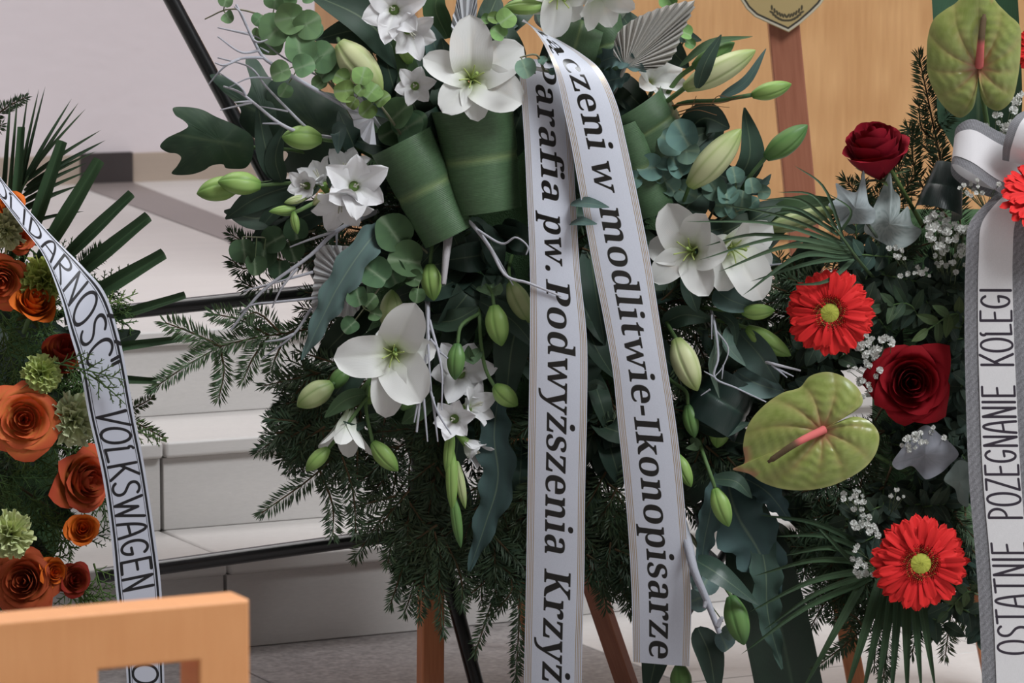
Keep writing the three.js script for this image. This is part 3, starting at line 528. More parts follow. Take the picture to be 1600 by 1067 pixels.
function handWord(x, word, u0, u1, base, cap, lw) {      // hand drawn capitals between u0 and u1 (canvas pixels)
  const gap = 12, tot = [...word].reduce((s, c) => s + GL[c][0] + gap, -gap), k = (u1 - u0) / tot; let at = 0;
  for (const c of word) { const m = new DOMMatrix().translateSelf(u0 + at * k, base - cap).scaleSelf(k, cap / 100), p = new Path2D(); p.addPath(new Path2D(GL[c][1]), m); x.lineWidth = lw; x.lineCap = 'round'; x.lineJoin = 'round'; x.stroke(p); at += GL[c][0] + gap; }
}
function rails(left, right) {                            // two edges in photo pixels with depth, evenly run through
  const l = left.map((p) => P(...p)), r = right.map((p) => P(...p)), Lc = new THREE.CatmullRomCurve3(l, false, 'centripetal'), Rc = new THREE.CatmullRomCurve3(r, false, 'centripetal'), N = 90, ys = [];
  const at = (t, v) => Lc.getPoint(t).lerp(Rc.getPoint(t), v);
  let len = [0], prev = at(0, 0.5); for (let k = 1; k <= N; k++) { const c = at(k / N, 0.5); len.push(len[k - 1] + c.distanceTo(prev)); prev = c; }
  const tot = len[N], S = (t) => { const f = t * N, i = Math.min(N - 1, Math.floor(f)); return (len[i] + (len[i + 1] - len[i]) * (f - i)) / tot; };
  const lp = new THREE.CatmullRomCurve3(left.map((p, i) => V((p[0] + right[i][0]) / 2, (p[1] + right[i][1]) / 2, 0)), false, 'centripetal');
  const sAtY = (y) => { for (let k = 0; k <= 400; k++) if (lp.getPoint(k / 400).y >= y) return S(k / 400); return 1 + (y - lp.getPoint(1).y) / (tot * 1000); };
  return { at, S, tot, sAtY };
}
function bandGeo(rl, v0, v1, nv = 8, lift = 0, bow = 0) {
  const mb = new MB();
  mb.sheet(lin(110), lin(nv, -1, 1), (t, v) => { const q = v * 0.5 + 0.5, p = rl.at(t, v0 + (v1 - v0) * q); p.z += lift + bow * (1 - v * v); return [p, [1, 1, 1]]; });
  const n = 111 * (nv + 1); for (let i = 0; i < n; i++) mb.t[i * 2] = rl.S(Math.floor(i / (nv + 1)) / 110);
  const g = mb.geo(); g.deleteAttribute('color'); return g;
}
const CW = 2048;
function canvases(h) { return [0, 1].map(() => { const c = document.createElement('canvas'); c.width = CW; c.height = h; return c; }); }
const cvTex = (c, srgb) => { const t = new THREE.CanvasTexture(c); if (srgb) t.colorSpace = THREE.SRGBColorSpace; t.wrapS = t.wrapT = THREE.ClampToEdgeWrapping; return t; };
// printed satin ribbon with gold hairlines: words = [text, y0, y1] in photo pixels
function printedRibbon(label, left, right, words, base, lean) {
  const rl = rails(left, right), H = 192, [c, r] = canvases(H), x = c.getContext('2d'), q = r.getContext('2d');
  const satin = x.createImageData(CW, H); for (let j = 0; j < H; j++) for (let i = 0; i < CW; i++) { const k = 207 + 9 * (n128(i / 300, j / 90) - 0.5), o = (j * CW + i) * 4; satin.data[o] = k; satin.data[o + 1] = k + 4; satin.data[o + 2] = k + 15; satin.data[o + 3] = 255; } x.putImageData(satin, 0, 0);
  q.fillStyle = 'rgb(0,120,0)'; q.fillRect(0, 0, CW, H);            // g roughness, b metalness
  for (const e of [5, 11, 16, 22]) for (const y of [e, H - e]) { x.fillStyle = '#b89c6c'; x.fillRect(0, y - 1, CW, 2); q.fillStyle = 'rgb(0,76,225)'; q.fillRect(0, y - 1, CW, 2); }
  for (const [w, y0, y1, em = 122, b = base] of words) for (const [ctx, f] of [[x, '#15130f'], [q, 'rgb(0,62,20)']]) {
    const u0 = rl.sAtY(y0) * CW, u1 = rl.sAtY(y1) * CW; ctx.save(); ctx.font = 'bold ' + em + 'px serif'; const m = ctx.measureText(w).width; ctx.translate(u0, H * (1 - b)); ctx.transform(1, 0, -lean, 1, 0, 0); ctx.scale((u1 - u0) / m, 1); ctx.fillStyle = f; ctx.fillText(w, 0, 0); ctx.restore();
  }
  const mr = cvTex(r), m = new THREE.MeshPhysicalMaterial({ map: cvTex(c, true), roughnessMap: mr, metalnessMap: mr, roughness: 1, metalness: 1, side: THREE.DoubleSide, sheen: 0.15, sheenColor: new THREE.Color(1, 1, 1) });
  const g = thing('mourning_ribbon', label, 'ribbon', undefined, rl.at(0, 0.5));
  part(g, 'ribbon_band', bandGeo(rl, 0, 1, 8, 0, 0.002), m);
  return g;
}
printedRibbon('white satin ribbon with gold hairlines reading Parafia pw. Podwyższenia Krzyża',
  [[804, 92, 0.055], [810, 108, 0.085], [818, 200, 0.128], [824, 320, 0.152], [828, 420, 0.160], [828, 530, 0.160], [826, 650, 0.150], [824, 780, 0.130], [822, 900, 0.104], [820, 1000, 0.082], [818, 1105, 0.058]],
  [[878, 92, 0.050], [885, 108, 0.080], [893, 200, 0.122], [900, 320, 0.146], [906, 420, 0.156], [917, 530, 0.158], [917, 650, 0.152], [914, 780, 0.132], [913, 900, 0.106], [910, 1000, 0.084], [908, 1105, 0.060]],
  [['Parafia', 100, 312], ['pw.', 328, 424], ['Podwyższenia', 432, 863], ['Krzyża', 884, 1098]], 0.31, 0.2);
printedRibbon('white satin ribbon with gold hairlines reading Złączeni w modlitwie - Ikonopisarze',
  [[815, 34, 0.115], [827, 39, 0.13], [847, 64, 0.152], [862, 96, 0.164], [871, 124, 0.168], [880, 167, 0.17], [892, 223, 0.17], [902, 279, 0.168], [924, 401, 0.163], [944, 502, 0.156], [957, 577, 0.150], [966, 667, 0.137], [974, 742, 0.124], [982, 836, 0.106], [987, 930, 0.086], [989, 1034, 0.064]],
  [[818, 30, 0.095], [833, 41, 0.10], [876, 64, 0.115], [910, 85, 0.130], [938, 109, 0.143], [963, 160, 0.152], [979, 225, 0.156], [992, 285, 0.157], [1015, 401, 0.155], [1031, 502, 0.151], [1043, 577, 0.147], [1057, 667, 0.136], [1066, 747, 0.124], [1074, 841, 0.107], [1080, 938, 0.087], [1077, 1041, 0.064]],
  [['łą', 44, 86, 112], ['czeni', 88, 233, 116], ['w', 249, 298, 116], ['modlitwie-Ikonopisarze', 318, 1028, 116]], 0.29, 0.06);
{ // hand lettered ribbon of the orange rose wreath
  const rl = rails([[-40, 258, 0.10], [0, 309, 0.13], [33, 353, 0.145], [66, 396, 0.152], [93, 462, 0.158], [110, 524, 0.158], [124, 572, 0.156], [138, 648, 0.152], [160, 744, 0.148], [173, 836, 0.145], [182, 932, 0.14], [196, 1035, 0.135], [200, 1110, 0.13]],
    [[-30, 225, 0.06], [0, 276, 0.08], [35, 317, 0.095], [82, 369, 0.11], [131, 418, 0.125], [163, 456, 0.138], [186, 524, 0.145], [210, 648, 0.146], [226, 730, 0.144], [240, 822, 0.142], [252, 918, 0.138], [256, 1035, 0.133], [258, 1110, 0.13]]);
  const H = 160, [c, r] = canvases(H), x = c.getContext('2d');
  x.fillStyle = '#d0d4e0'; x.fillRect(0, 0, CW, H);
  x.fillStyle = '#14161c'; for (const y of [9, H - 17]) x.fillRect(0, y, CW, 8); for (const y of [21, H - 24]) x.fillRect(0, y, CW, 2);
  x.strokeStyle = '#1b1a1e'; const U = (y) => rl.sAtY(y) * CW;
  for (const [w, a, b] of [['SOLIDARNOŚĆ', 255, 562], ['"', 566, 580], ['VOLKSWAGEN', 640, 921], ['POZ', 1000, 1105]]) handWord(x, w, U(a), U(b), H * 0.825, H * 0.65, 10);
  const g = thing('mourning_ribbon', 'white ribbon with black edge lines and hand lettered capitals on the orange rose wreath', 'ribbon', undefined, rl.at(0, 0.5));
  part(g, 'ribbon_band', bandGeo(rl, 0, 1), new THREE.MeshPhysicalMaterial({ map: cvTex(c, true), roughness: 0.5, side: THREE.DoubleSide }));
}
const laceTex = tex(256, 64, (x, y) => { const a = Math.sin(x * Math.PI * 2 * 12) * 0.5 + 0.5, b = Math.sin(y * Math.PI * 4 + x * Math.PI * 24), k = 0.50 + 0.05 * (a * b) + 0.20 * (n64(x * 3, y) - 0.5) + 0.1 * (n128(x, y) - 0.5); return [k, k, k * 1.03]; }, true);
const lace = std({ map: rep(laceTex, 5, 1), roughness: 0.7, side: THREE.DoubleSide, bumpMap: rep(laceTex, 5, 1), bumpScale: 0.002 });
const satinW = std({ color: 0xe2e0e2, roughness: 0.55, side: THREE.DoubleSide, bumpMap: rep(grainy, 30, 4), bumpScale: 0.0003 });
{ // hand lettered ribbon of the red gerbera wreath
  const rl = rails([[1562, 300, 0.115], [1544, 314, 0.14], [1514, 350, 0.158], [1509, 400, 0.165], [1507, 500, 0.165], [1509, 621, 0.162], [1513, 733, 0.16], [1518, 800, 0.157], [1524, 865, 0.155], [1531, 975, 0.15], [1536, 1110, 0.145]],
    [[1640, 292, 0.115], [1625, 306, 0.14], [1608, 345, 0.158], [1604, 400, 0.165], [1606, 500, 0.165], [1612, 621, 0.162], [1618, 733, 0.16], [1623, 800, 0.157], [1629, 865, 0.155], [1636, 975, 0.15], [1642, 1110, 0.145]]);
  const H = 160, [c] = canvases(H), x = c.getContext('2d'), U = (y) => rl.sAtY(y) * CW;
  for (let j = 0; j < H; j += 2) for (let i = 0; i < CW; i += 4) { const k = Math.round(218 + 8 * n128(i / 200, j / 70)); x.fillStyle = 'rgb(' + k + ',' + (k - 1) + ',' + k + ')'; x.fillRect(i, j, 4, 2); }
  x.strokeStyle = '#2b2330';
  for (const [w, a, b] of [['OSTATNIE', 1020, 846], ['POŻEGNANIE', 810, 602], ['KOLEGI', 570, 448]]) { x.save(); x.translate(U(a), 0); x.rotate(Math.PI); handWord(x, w, 0, U(a) - U(b), -H * 0.05, H * 0.88, 10); x.restore(); }
  const g = thing('mourning_ribbon', 'white ribbon with grey lace edges and tall hand lettered capitals on the red gerbera wreath', 'ribbon', undefined, rl.at(0, 0.5));
  part(g, 'satin_band', bandGeo(rl, 0.21, 0.77, 6, 0.002), new THREE.MeshPhysicalMaterial({ map: cvTex(c, true), roughness: 0.55, side: THREE.DoubleSide }));
  part(g, 'lace_edge', bandGeo(rl, 0, 0.215, 3), lace, { label: 'grey lace edge' }); part(g, 'lace_edge', bandGeo(rl, 0.765, 1, 3), lace, { label: 'grey lace edge' });
  // bow
  const bow = thing('ribbon_bow', 'white satin bow with grey lace edges below the upright green anthurium', 'bow', undefined, P(1600, 275, 0.1));
  const loop = (L, Rr) => { const q = rails(L, Rr); part(bow, 'loop', bandGeo(q, 0.2, 0.8, 4, 0.001), satinW); part(bow, 'lace_edge', bandGeo(q, 0, 0.205, 2), lace); part(bow, 'lace_edge', bandGeo(q, 0.795, 1, 2), lace); };
  loop([[1612, 232, 0.09], [1560, 205, 0.13], [1518, 186, 0.15], [1497, 196, 0.142], [1493, 214, 0.118], [1520, 236, 0.09], [1590, 250, 0.08]], [[1612, 318, 0.11], [1560, 300, 0.15], [1515, 268, 0.168], [1490, 256, 0.155], [1488, 274, 0.125], [1520, 298, 0.10], [1590, 320, 0.09]]);
  loop([[1566, 250, 0.15], [1568, 225, 0.18], [1580, 190, 0.185], [1605, 172, 0.16], [1640, 190, 0.12]], [[1618, 262, 0.15], [1630, 240, 0.18], [1650, 200, 0.185], [1660, 180, 0.16], [1680, 200, 0.12]]);
  part(bow, 'knot', new RoundedBoxGeometry(0.03, 0.05, 0.03, 3, 0.012).translate(...P(1618, 278, 0.11).toArray()), satinW);
}

// ---------------------------------------------------------------- white lily wreath: flowers
lily('open white lily above the two rolled leaves, seen from the front', 737, 122, 0.14, [0.05, 0.2, 1],
  [[92, 118, 33, 68, 0.3], [30, 112, 32, 72, 0.45], [-28, 106, 34, 74, 0.4], [158, 98, 24, 74, 0.5], [-130, 84, 27, 76, 0.35], [-82, 80, 22, 80, 0.3]], { stem: [[737, 126, 0.10], [740, 160, 0.04], [745, 210, -0.06]] });
lily('open white lily with four broad petals over the bare white twigs', 614, 552, 0.125, [-0.05, -0.05, 1],
  [[183, 112, 33, 72, 0.25], [66, 116, 34, 68, 0.25], [6, 82, 24, 66, 0.75], [-58, 108, 38, 66, 0.35], [-97, 122, 27, 84, 0.3], [124, 46, 16, 90, 0.5]], { stem: [[614, 552, 0.09], [640, 520, 0.03], [670, 480, -0.06]] });
lily('open white lily touching the Ikonopisarze ribbon, facing its side', 1078, 392, 0.12, [-0.42, 0.12, 1],
  [[112, 100, 34, 62, 0.35], [178, 84, 24, 62, 0.7], [-140, 92, 24, 66, 0.5], [-62, 96, 27, 66, 0.55], [0, 92, 30, 60, 0.3], [58, 92, 28, 52, 0.3]], { stem: [[1085, 395, 0.09], [1080, 440, 0.02], [1050, 470, -0.06]] });
lily('open white lily half hidden by the thin palm leaflets', 1145, 388, 0.10, [0.45, -0.1, 1],
  [[108, 112, 15, 34, 0.1, 0.5], [30, 88, 28, 66, 0.3], [-25, 86, 26, 68, 0.3], [-62, 112, 34, 66, 0.35], [-110, 84, 26, 72, 0.5], [170, 60, 20, 60, 0.4]], { stem: [[1138, 390, 0.07], [1110, 420, 0.01], [1060, 450, -0.06]] });
lily('open white lily with drooping petals beside the top of the Ikonopisarze ribbon', 872, -8, 0.13, [0.1, -0.35, 1],
  [[-96, 84, 24, 76, 0.3], [-50, 66, 20, 74, 0.4], [-160, 70, 20, 80, 0.3], [80, 90, 28, 70, 0.3], [140, 84, 26, 72, 0.3], [20, 84, 26, 70, 0.3]], { stem: [[872, -4, 0.10], [870, 60, 0.02], [860, 130, -0.06]] });
lily('white lily with greenish backs to the petals beside the pale dried fan leaf', 935, -14, 0.11, [0.45, -0.75, 0.7],
  [[-70, 84, 20, 48, 0.1], [-20, 84, 20, 46, 0.1], [-120, 84, 20, 44, 0.1], [60, 90, 24, 40, 0.1], [120, 84, 24, 40, 0.1], [180, 84, 20, 40, 0.1]], { bare: true, tep: { throat: hex(0x9fb866), thr: 0.8 }, stem: [[925, 0, 0.08], [915, 60, 0.0], [910, 120, -0.06]] });
lily('drooping white lily with greenish petal backs under the green bud pair', 545, 655, 0.10, [-0.15, -1, 0.35],
  [[-90, 86, 17, 34, 0.25], [-30, 84, 15, 36, 0.3], [-150, 84, 16, 38, 0.3], [90, 80, 16, 30, 0.2], [30, 78, 15, 30, 0.2], [150, 78, 16, 30, 0.2]], { bare: true, tep: { throat: hex(0x8fae5a), thr: 0.75, z0: -0.02 }, stem: [[547, 640, 0.10], [565, 610, 0.08], [590, 580, 0.02], [620, 560, -0.06]] });

// white petals peeping between the leaves on the right
lily('white lily behind the long pale yellow bud, only petals showing', 1030, 118, 0.045, [0.6, 0.5, 0.8], [[35, 62, 24, 66, 0.2], [-25, 66, 16, 60, 0.2], [85, 56, 18, 70, 0.3], [150, 50, 18, 70, 0.3], [-80, 50, 16, 70, 0.3], [-150, 50, 16, 70, 0.3]], { bare: true, tep: { thr: 0.2 }, stem: [[1030, 120, 0.02], [1010, 160, -0.06]] });

function gladiolus(label, spike, florets, budsPx) {
  const p = path(spike), g = thing('white_gladiolus', label, 'gladiolus', 'white gladioli of the ' + CEN, p[0]);
  part(g, 'stalk', new MB().tube(p, (t) => 0.005 - 0.003 * t, hex(0x86a86a), 8), M.leaf);
  florets.forEach(([x, y, z, dir, s, roll, op = 52]) => {
    const f = new THREE.Group(); f.name = 'floret'; f.position.copy(P(x, y, z)).sub(g.position); f.quaternion.copy(facing(dir, roll)); g.add(f);
    for (let k = 0; k < 6; k++) part(f, 'petal', tepal(k * 1.047, mm(s) * (k % 2 ? 0.94 : 1.06), mm(s * (k % 2 ? 0.34 : 0.30)), (op + rr(-6, 6)) * D2R, { rec: 0.55, cup: 0.2, z0: -mm(s) * 0.55, tip: 1.35, ruffle: 0.13, thr: 0.34, nu: 10, white: [0.86, 0.86, 0.87], throat: [0.60, 0.66, 0.30] }), M.petal, { local: true });
    for (let k = 0; k < 3; k++) part(f, 'stamen', new MB().tube([V(0, 0, -mm(s) * 0.4), V(Math.cos(k * 2) * 0.003, Math.sin(k * 2) * 0.003, mm(s) * 0.18)], 0.0012, [0.75, 0.74, 0.62], 5), M.petal, { local: true });
    part(f, 'calyx', new MB().tube([V(0, 0, -mm(s) * 0.35), V(0, 0, -mm(s) * 1.0)], (t) => 0.008 - 0.004 * t, hex(0x86a85c), 8), M.leaf, { local: true });
  });
  budsPx.forEach(([a, b, w, k]) => part(g, 'bud', budShape(a, b, w, k), M.bud));
  return g;
}
gladiolus('white gladiolus with star shaped florets and a green bud tip beside the rolled leaf', [[640, 330, -0.05], [570, 290, 0.05], [510, 308, 0.09], [450, 335, 0.11], [428, 332, 0.11]],
  [[556, 290, 0.14, [0.15, 0.12, 1], 72, 0.5, 44], [532, 322, 0.125, [-0.1, -0.75, 0.8], 70, 0.1, 44], [474, 290, 0.12, [-0.4, 0.1, 1], 38, 0.3, 34], [540, 262, 0.08, [-0.2, 0.7, 0.8], 54, 0.2, 40], [495, 272, 0.10, [-0.4, 0.8, 0.6], 44, 0.9, 30]],
  [[[480, 308, 0.12], [444, 317, 0.125], 13, 'pale'], [[462, 325, 0.12], [420, 331, 0.125], 13, 'green'], [[458, 330, 0.12], [465, 366, 0.125], 14, 'green'], [[490, 320, 0.12], [505, 300, 0.14], 12, 'cream']]);
gladiolus('white gladiolus with ruffled florets at the top of the wreath above a lily bud', [[650, 190, -0.05], [640, 130, 0.03], [628, 60, 0.07], [610, -20, 0.09]],
  [[614, 14, 0.145, [-0.05, 0.1, 1], 66, 0.3, 54], [644, 54, 0.13, [0.35, -0.35, 1], 56, 0.8, 44], [648, 134, 0.12, [0.0, 0.1, 1], 42, 0.2, 46]],
  [[[640, 100, 0.09], [625, 45, 0.1], 26, 'green']]);
gladiolus('white gladiolus hanging down with its green tip over the fir', [[700, 560, -0.05], [700, 620, 0.05], [705, 690, 0.10], [708, 780, 0.10], [718, 848, 0.10]],
  [[708, 655, 0.13, [-0.1, 0.1, 1], 50, 0.2, 32], [746, 632, 0.10, [0.75, 0.35, 0.6], 52, 0.4, 34], [742, 704, 0.11, [0.7, -0.6, 0.5], 46, 0.3, 16], [722, 580, 0.085, [0.15, 0.3, 1], 66, 0.1, 62]],
  [[[706, 668, 0.11], [698, 742, 0.115], 17, 'green'], [[706, 700, 0.11], [707, 800, 0.115], 19, 'green'], [[714, 720, 0.11], [727, 795, 0.115], 15, 'pale'], [[708, 770, 0.11], [720, 856, 0.11], 17, 'dark']]);

// ---------------------------------------------------------------- white lily wreath: buds
budStem('large pale lily bud with eucalyptus leaves before its middle', [[[530, 66, 0.10], [598, 142, 0.125], 52, 'cream']], [[[620, 200, -0.05], [560, 120, 0.02], [528, 60, 0.09], [531, 68, 0.10]]], [[[[560, 120, 0.02], [520, 95, 0.06], [505, 130, 0.08]], 22, G.mid]]);
budStem('plump green lily bud between the white twigs and the gladiolus', [[[503, 218, 0.09], [440, 214, 0.105], 38, 'green']], [[[590, 250, -0.05], [540, 225, 0.05], [503, 218, 0.09]]]);
budStem('pair of green lily buds below the lobed leaf', [[[375, 290, 0.07], [307, 303, 0.075], 38, 'green'], [[408, 290, 0.085], [340, 284, 0.10], 36, 'green']], [[[560, 300, -0.05], [470, 286, 0.05], [404, 290, 0.08]], [[440, 284, 0.05], [380, 288, 0.07]]], [[[[470, 286, 0.05], [400, 310, 0.06], [352, 342, 0.05]], 40, G.deep], [[[500, 290, 0.03], [440, 320, 0.06], [395, 372, 0.05]], 36, G.dark]]);
budStem('pale green lily bud below the blue fern leaf, at the edge of the fir', [[[520, 600, 0.08], [464, 635, 0.09], 38, 'pale'], [[545, 575, 0.06], [515, 608, 0.07], 26, 'dark'], [[590, 600, 0.05], [575, 632, 0.06], 24, 'green']], [[[620, 540, -0.05], [560, 570, 0.04], [518, 602, 0.08]]], [[[[560, 570, 0.03], [500, 590, 0.03], [470, 560, 0.02]], 30, G.deep]]);
budStem('two slim green lily buds hanging beside the drooping lily', [[[582, 690, 0.10], [622, 736, 0.11], 29, 'green'], [[514, 700, 0.11], [478, 736, 0.115], 24, 'green']], [[[600, 560, -0.05], [575, 600, 0.06], [572, 640, 0.10], [582, 690, 0.10]], [[574, 620, 0.09], [545, 660, 0.115], [514, 700, 0.11]]], [[[[572, 615, 0.09], [540, 625, 0.11], [507, 652, 0.11]], 30, G.mid], [[[572, 660, 0.10], [555, 668, 0.115], [536, 658, 0.12]], 12, G.dark]]);
budStem('green lily bud beside the cut end of the thick white twig', [[[672, 412, 0.085], [678, 470, 0.10], 32, 'green']], [[[690, 350, -0.05], [676, 380, 0.05], [672, 412, 0.085]]]);
budStem('pale lily bud standing behind the broad petalled lily', [[[610, 520, 0.06], [612, 452, 0.07], 38, 'pale'], [[630, 640, 0.06], [640, 610, 0.07], 26, 'dark']], [[[650, 560, -0.05], [620, 540, 0.03], [610, 518, 0.06]]]);
budStem('three green lily buds on one stem beside the Parafia ribbon', [[[772, 476, 0.10], [784, 541, 0.11], 36, 'green'], [[715, 536, 0.11], [711, 594, 0.115], 28, 'dark'], [[772, 602, 0.10], [809, 634, 0.105], 31, 'green']], [[[740, 420, -0.05], [748, 480, 0.06], [752, 540, 0.09], [760, 580, 0.095], [774, 606, 0.10]], [[748, 490, 0.07], [720, 510, 0.10], [715, 538, 0.11]], [[750, 440, 0.02], [768, 455, 0.08], [772, 478, 0.10]]], [[[[752, 545, 0.09], [735, 560, 0.11], [732, 540, 0.12]], 24, G.mid], [[[748, 470, 0.06], [800, 500, 0.08], [838, 545, 0.09]], 36, G.deep], [[[745, 450, 0.05], [775, 452, 0.09], [782, 442, 0.10]], 22, G.eu]]);
budStem('pale green lily bud half under the edge of the Parafia ribbon', [[[797, 440, 0.07], [830, 505, 0.08], 34, 'pale']], [[[800, 400, -0.05], [795, 420, 0.03], [797, 442, 0.07]]]);
budStem('green lily bud lying level at the top of the wreath', [[[852, 10, 0.12], [786, 12, 0.12], 26, 'green']], [[[850, 120, -0.05], [880, 60, 0.04], [872, 16, 0.10], [850, 10, 0.12]]], []);
budStem('long pale yellow lily bud with two narrow leaves before the wooden cabinet', [[[1068, 138, 0.08], [1181, 78, 0.10], 40, 'cream'], [[1082, 105, 0.05], [1148, 66, 0.055], 30, 'dark']], [[[1000, 230, -0.05], [1030, 170, 0.04], [1070, 137, 0.08]], [[1040, 150, 0.04], [1062, 120, 0.045], [1084, 104, 0.05]]],
  [[[[1090, 138, 0.10], [1102, 100, 0.125], [1127, 54, 0.12]], 26, G.dark, V(0.3, 0, 1)], [[[1062, 104, 0.05], [1110, 68, 0.075], [1176, 57, 0.06]], 15, G.mid, V(0, 0.8, 1)], [[[1125, 152, 0.08], [1165, 128, 0.09], [1197, 76, 0.085]], 17, G.blue, V(-0.3, 0.2, 1)]], { r: 0.004 });
budStem('small green lily bud on a long level stem before the wooden post', [[[1174, 149, 0.07], [1237, 131, 0.075], 27, 'green']], [[[1010, 230, -0.05], [1060, 163, 0.04], [1120, 157, 0.06], [1176, 148, 0.07]]], [], { r: 0.0035, sc: hex(0x4d6b42) });
budStem('green lily bud pointing up before the wooden post', [[[1195, 247, 0.07], [1262, 195, 0.08], 36, 'dark']], [[[1090, 380, -0.05], [1150, 310, 0.03], [1172, 275, 0.06], [1197, 245, 0.07]]], [[[[1150, 310, 0.03], [1190, 290, 0.05], [1205, 272, 0.04]], 14, G.blue]], { r: 0.0035, sc: hex(0x5c7a52) });
budStem('large yellowish lily bud beside the heart shaped eucalyptus leaves', [[[1076, 292, 0.10], [1158, 201, 0.12], 46, 'cream']], [[[1050, 360, -0.05], [1066, 320, 0.05], [1077, 290, 0.10]]], [[[[1060, 320, 0.03], [1050, 340, 0.06], [1090, 360, 0.05]], 44, G.deep], [[[1140, 300, 0.02], [1172, 245, 0.05], [1163, 168, 0.05]], 50, G.dark, V(0.6, 0, 1)], [[[1090, 260, 0.0], [1110, 190, 0.02], [1085, 165, 0.02]], 44, G.deep]]);
budStem('green lily bud lying level under the half hidden lily', [[[1158, 487, 0.09], [1211, 485, 0.10], 25, 'green']], [[[1060, 470, -0.05], [1110, 482, 0.06], [1160, 487, 0.09]]], [[[[1110, 482, 0.06], [1145, 505, 0.08], [1150, 540, 0.085]], 17, G.dark]]);
budStem('long green lily bud slanting towards the gerbera', [[[1166, 511, 0.075], [1236, 556, 0.085], 31, 'green']], [[[1080, 500, -0.05], [1130, 502, 0.05], [1168, 512, 0.075]]]);
budStem('fat pale lily bud hanging beside the Ikonopisarze ribbon', [[[1056, 528, 0.10], [1090, 611, 0.115], 42, 'cream']], [[[1030, 480, -0.05], [1045, 510, 0.07], [1057, 530, 0.10]]], [[[[1036, 506, 0.05], [1070, 492, 0.075], [1115, 500, 0.07]], 34, G.dark]]);
budStem('slim green lily bud on a curved stalk under the fat pale bud', [[[1074, 632, 0.085], [1086, 684, 0.09], 24, 'dark']], [[[1030, 570, -0.05], [1050, 596, 0.06], [1072, 612, 0.08], [1075, 634, 0.085]]], [[[[1080, 684, 0.07], [1088, 696, 0.08], [1072, 700, 0.085]], 16, G.eu]]);
budStem('green lily bud peeping out under the edge of the Ikonopisarze ribbon', [[[1058, 710, 0.09], [1080, 761, 0.10], 24, 'green'], [[1130, 650, 0.05], [1120, 700, 0.06], 34, 'green']], [[[1040, 650, -0.05], [1052, 690, 0.06], [1059, 712, 0.09]]]);
budStem('green lily bud hanging over the blue fern leaves', [[[1117, 762, 0.11], [1139, 823, 0.115], 30, 'green']], [[[1090, 660, -0.05], [1096, 700, 0.08], [1110, 740, 0.11], [1118, 764, 0.11]]], [[[[1112, 748, 0.10], [1150, 752, 0.12], [1175, 778, 0.11]], 26, G.dark]]);
budStem('broad dark green lily bud beside the thick bare white twig', [[[1142, 930, 0.09], [1163, 1008, 0.10], 38, 'dark']], [[[1080, 840, -0.05], [1115, 890, 0.06], [1143, 932, 0.09]]]);
budStem('green lily bud below the end of the Ikonopisarze ribbon', [[[1062, 1036, 0.02], [1068, 1095, 0.03], 34, 'dark']], [[[1040, 900, -0.05], [1060, 980, -0.01], [1062, 1038, 0.02]]]);
budStem('pale green lily bud before the wooden cabinet, behind the palm leaflets', [[[1195, 358, 0.02], [1310, 325, 0.03], 30, 'pale']], [[[1100, 400, -0.06], [1150, 372, 0.0], [1197, 358, 0.02]]], [[[[1180, 372, 0.0], [1240, 330, 0.03], [1305, 312, 0.02]], 46, G.mid]]);

// ---------------------------------------------------------------- rolled and folded leaves
const RG = 'rolled broad leaves of the ' + CEN;
rolledLeaf('dark green rolled leaf slanting below the star shaped gladiolus, with pale midrib', RG, [627, 220, 0.085], [701, 370, 0.09], 51, 41, { arc: 3.6 });
rolledLeaf('dark green rolled leaf standing below the front facing lily, with pale midrib', RG, [738, 166, 0.075], [762, 330, 0.08], 64, 53, { arc: 3.6 });
rolledLeaf('dark green folded leaf slanting beside the Ikonopisarze ribbon under the dried fan leaf', RG, [985, 160, 0.03], [1030, 235, 0.02], 62, 58, { arc: 3.2, turn: 0.4 });
rolledLeaf('dark green folded leaf under the edge of the Ikonopisarze ribbon beside the eucalyptus hearts', RG, [975, 190, 0.07], [1020, 330, 0.05], 26, 36, { arc: 3.4 });
rolledLeaf('green folded leaf over the top of the Ikonopisarze ribbon', RG, [865, 55, 0.05], [935, 75, 0.05], 44, 30, { arc: 3.4, turn: 0.3 });
rolledLeaf('green folded leaf behind the dried fan leaf at the top', RG, [935, 30, 0.03], [955, 110, 0.03], 36, 32, { arc: 3.4 });
rolledLeaf('dark shiny rolled leaf between the fat pale bud and the flat green anthurium', RG, [1150, 590, 0.05], [1105, 665, 0.06], 42, 50, { arc: 3.6, col: hex(0x1f2f2b), rib: hex(0x3a4f45), mat: M.gloss });
rolledLeaf('dark leaf curled behind the front facing lily and the round eucalyptus', RG, [655, 175, 0.03], [690, 260, 0.02], 30, 40, { arc: 3.2, col: hex(0x31493a) });

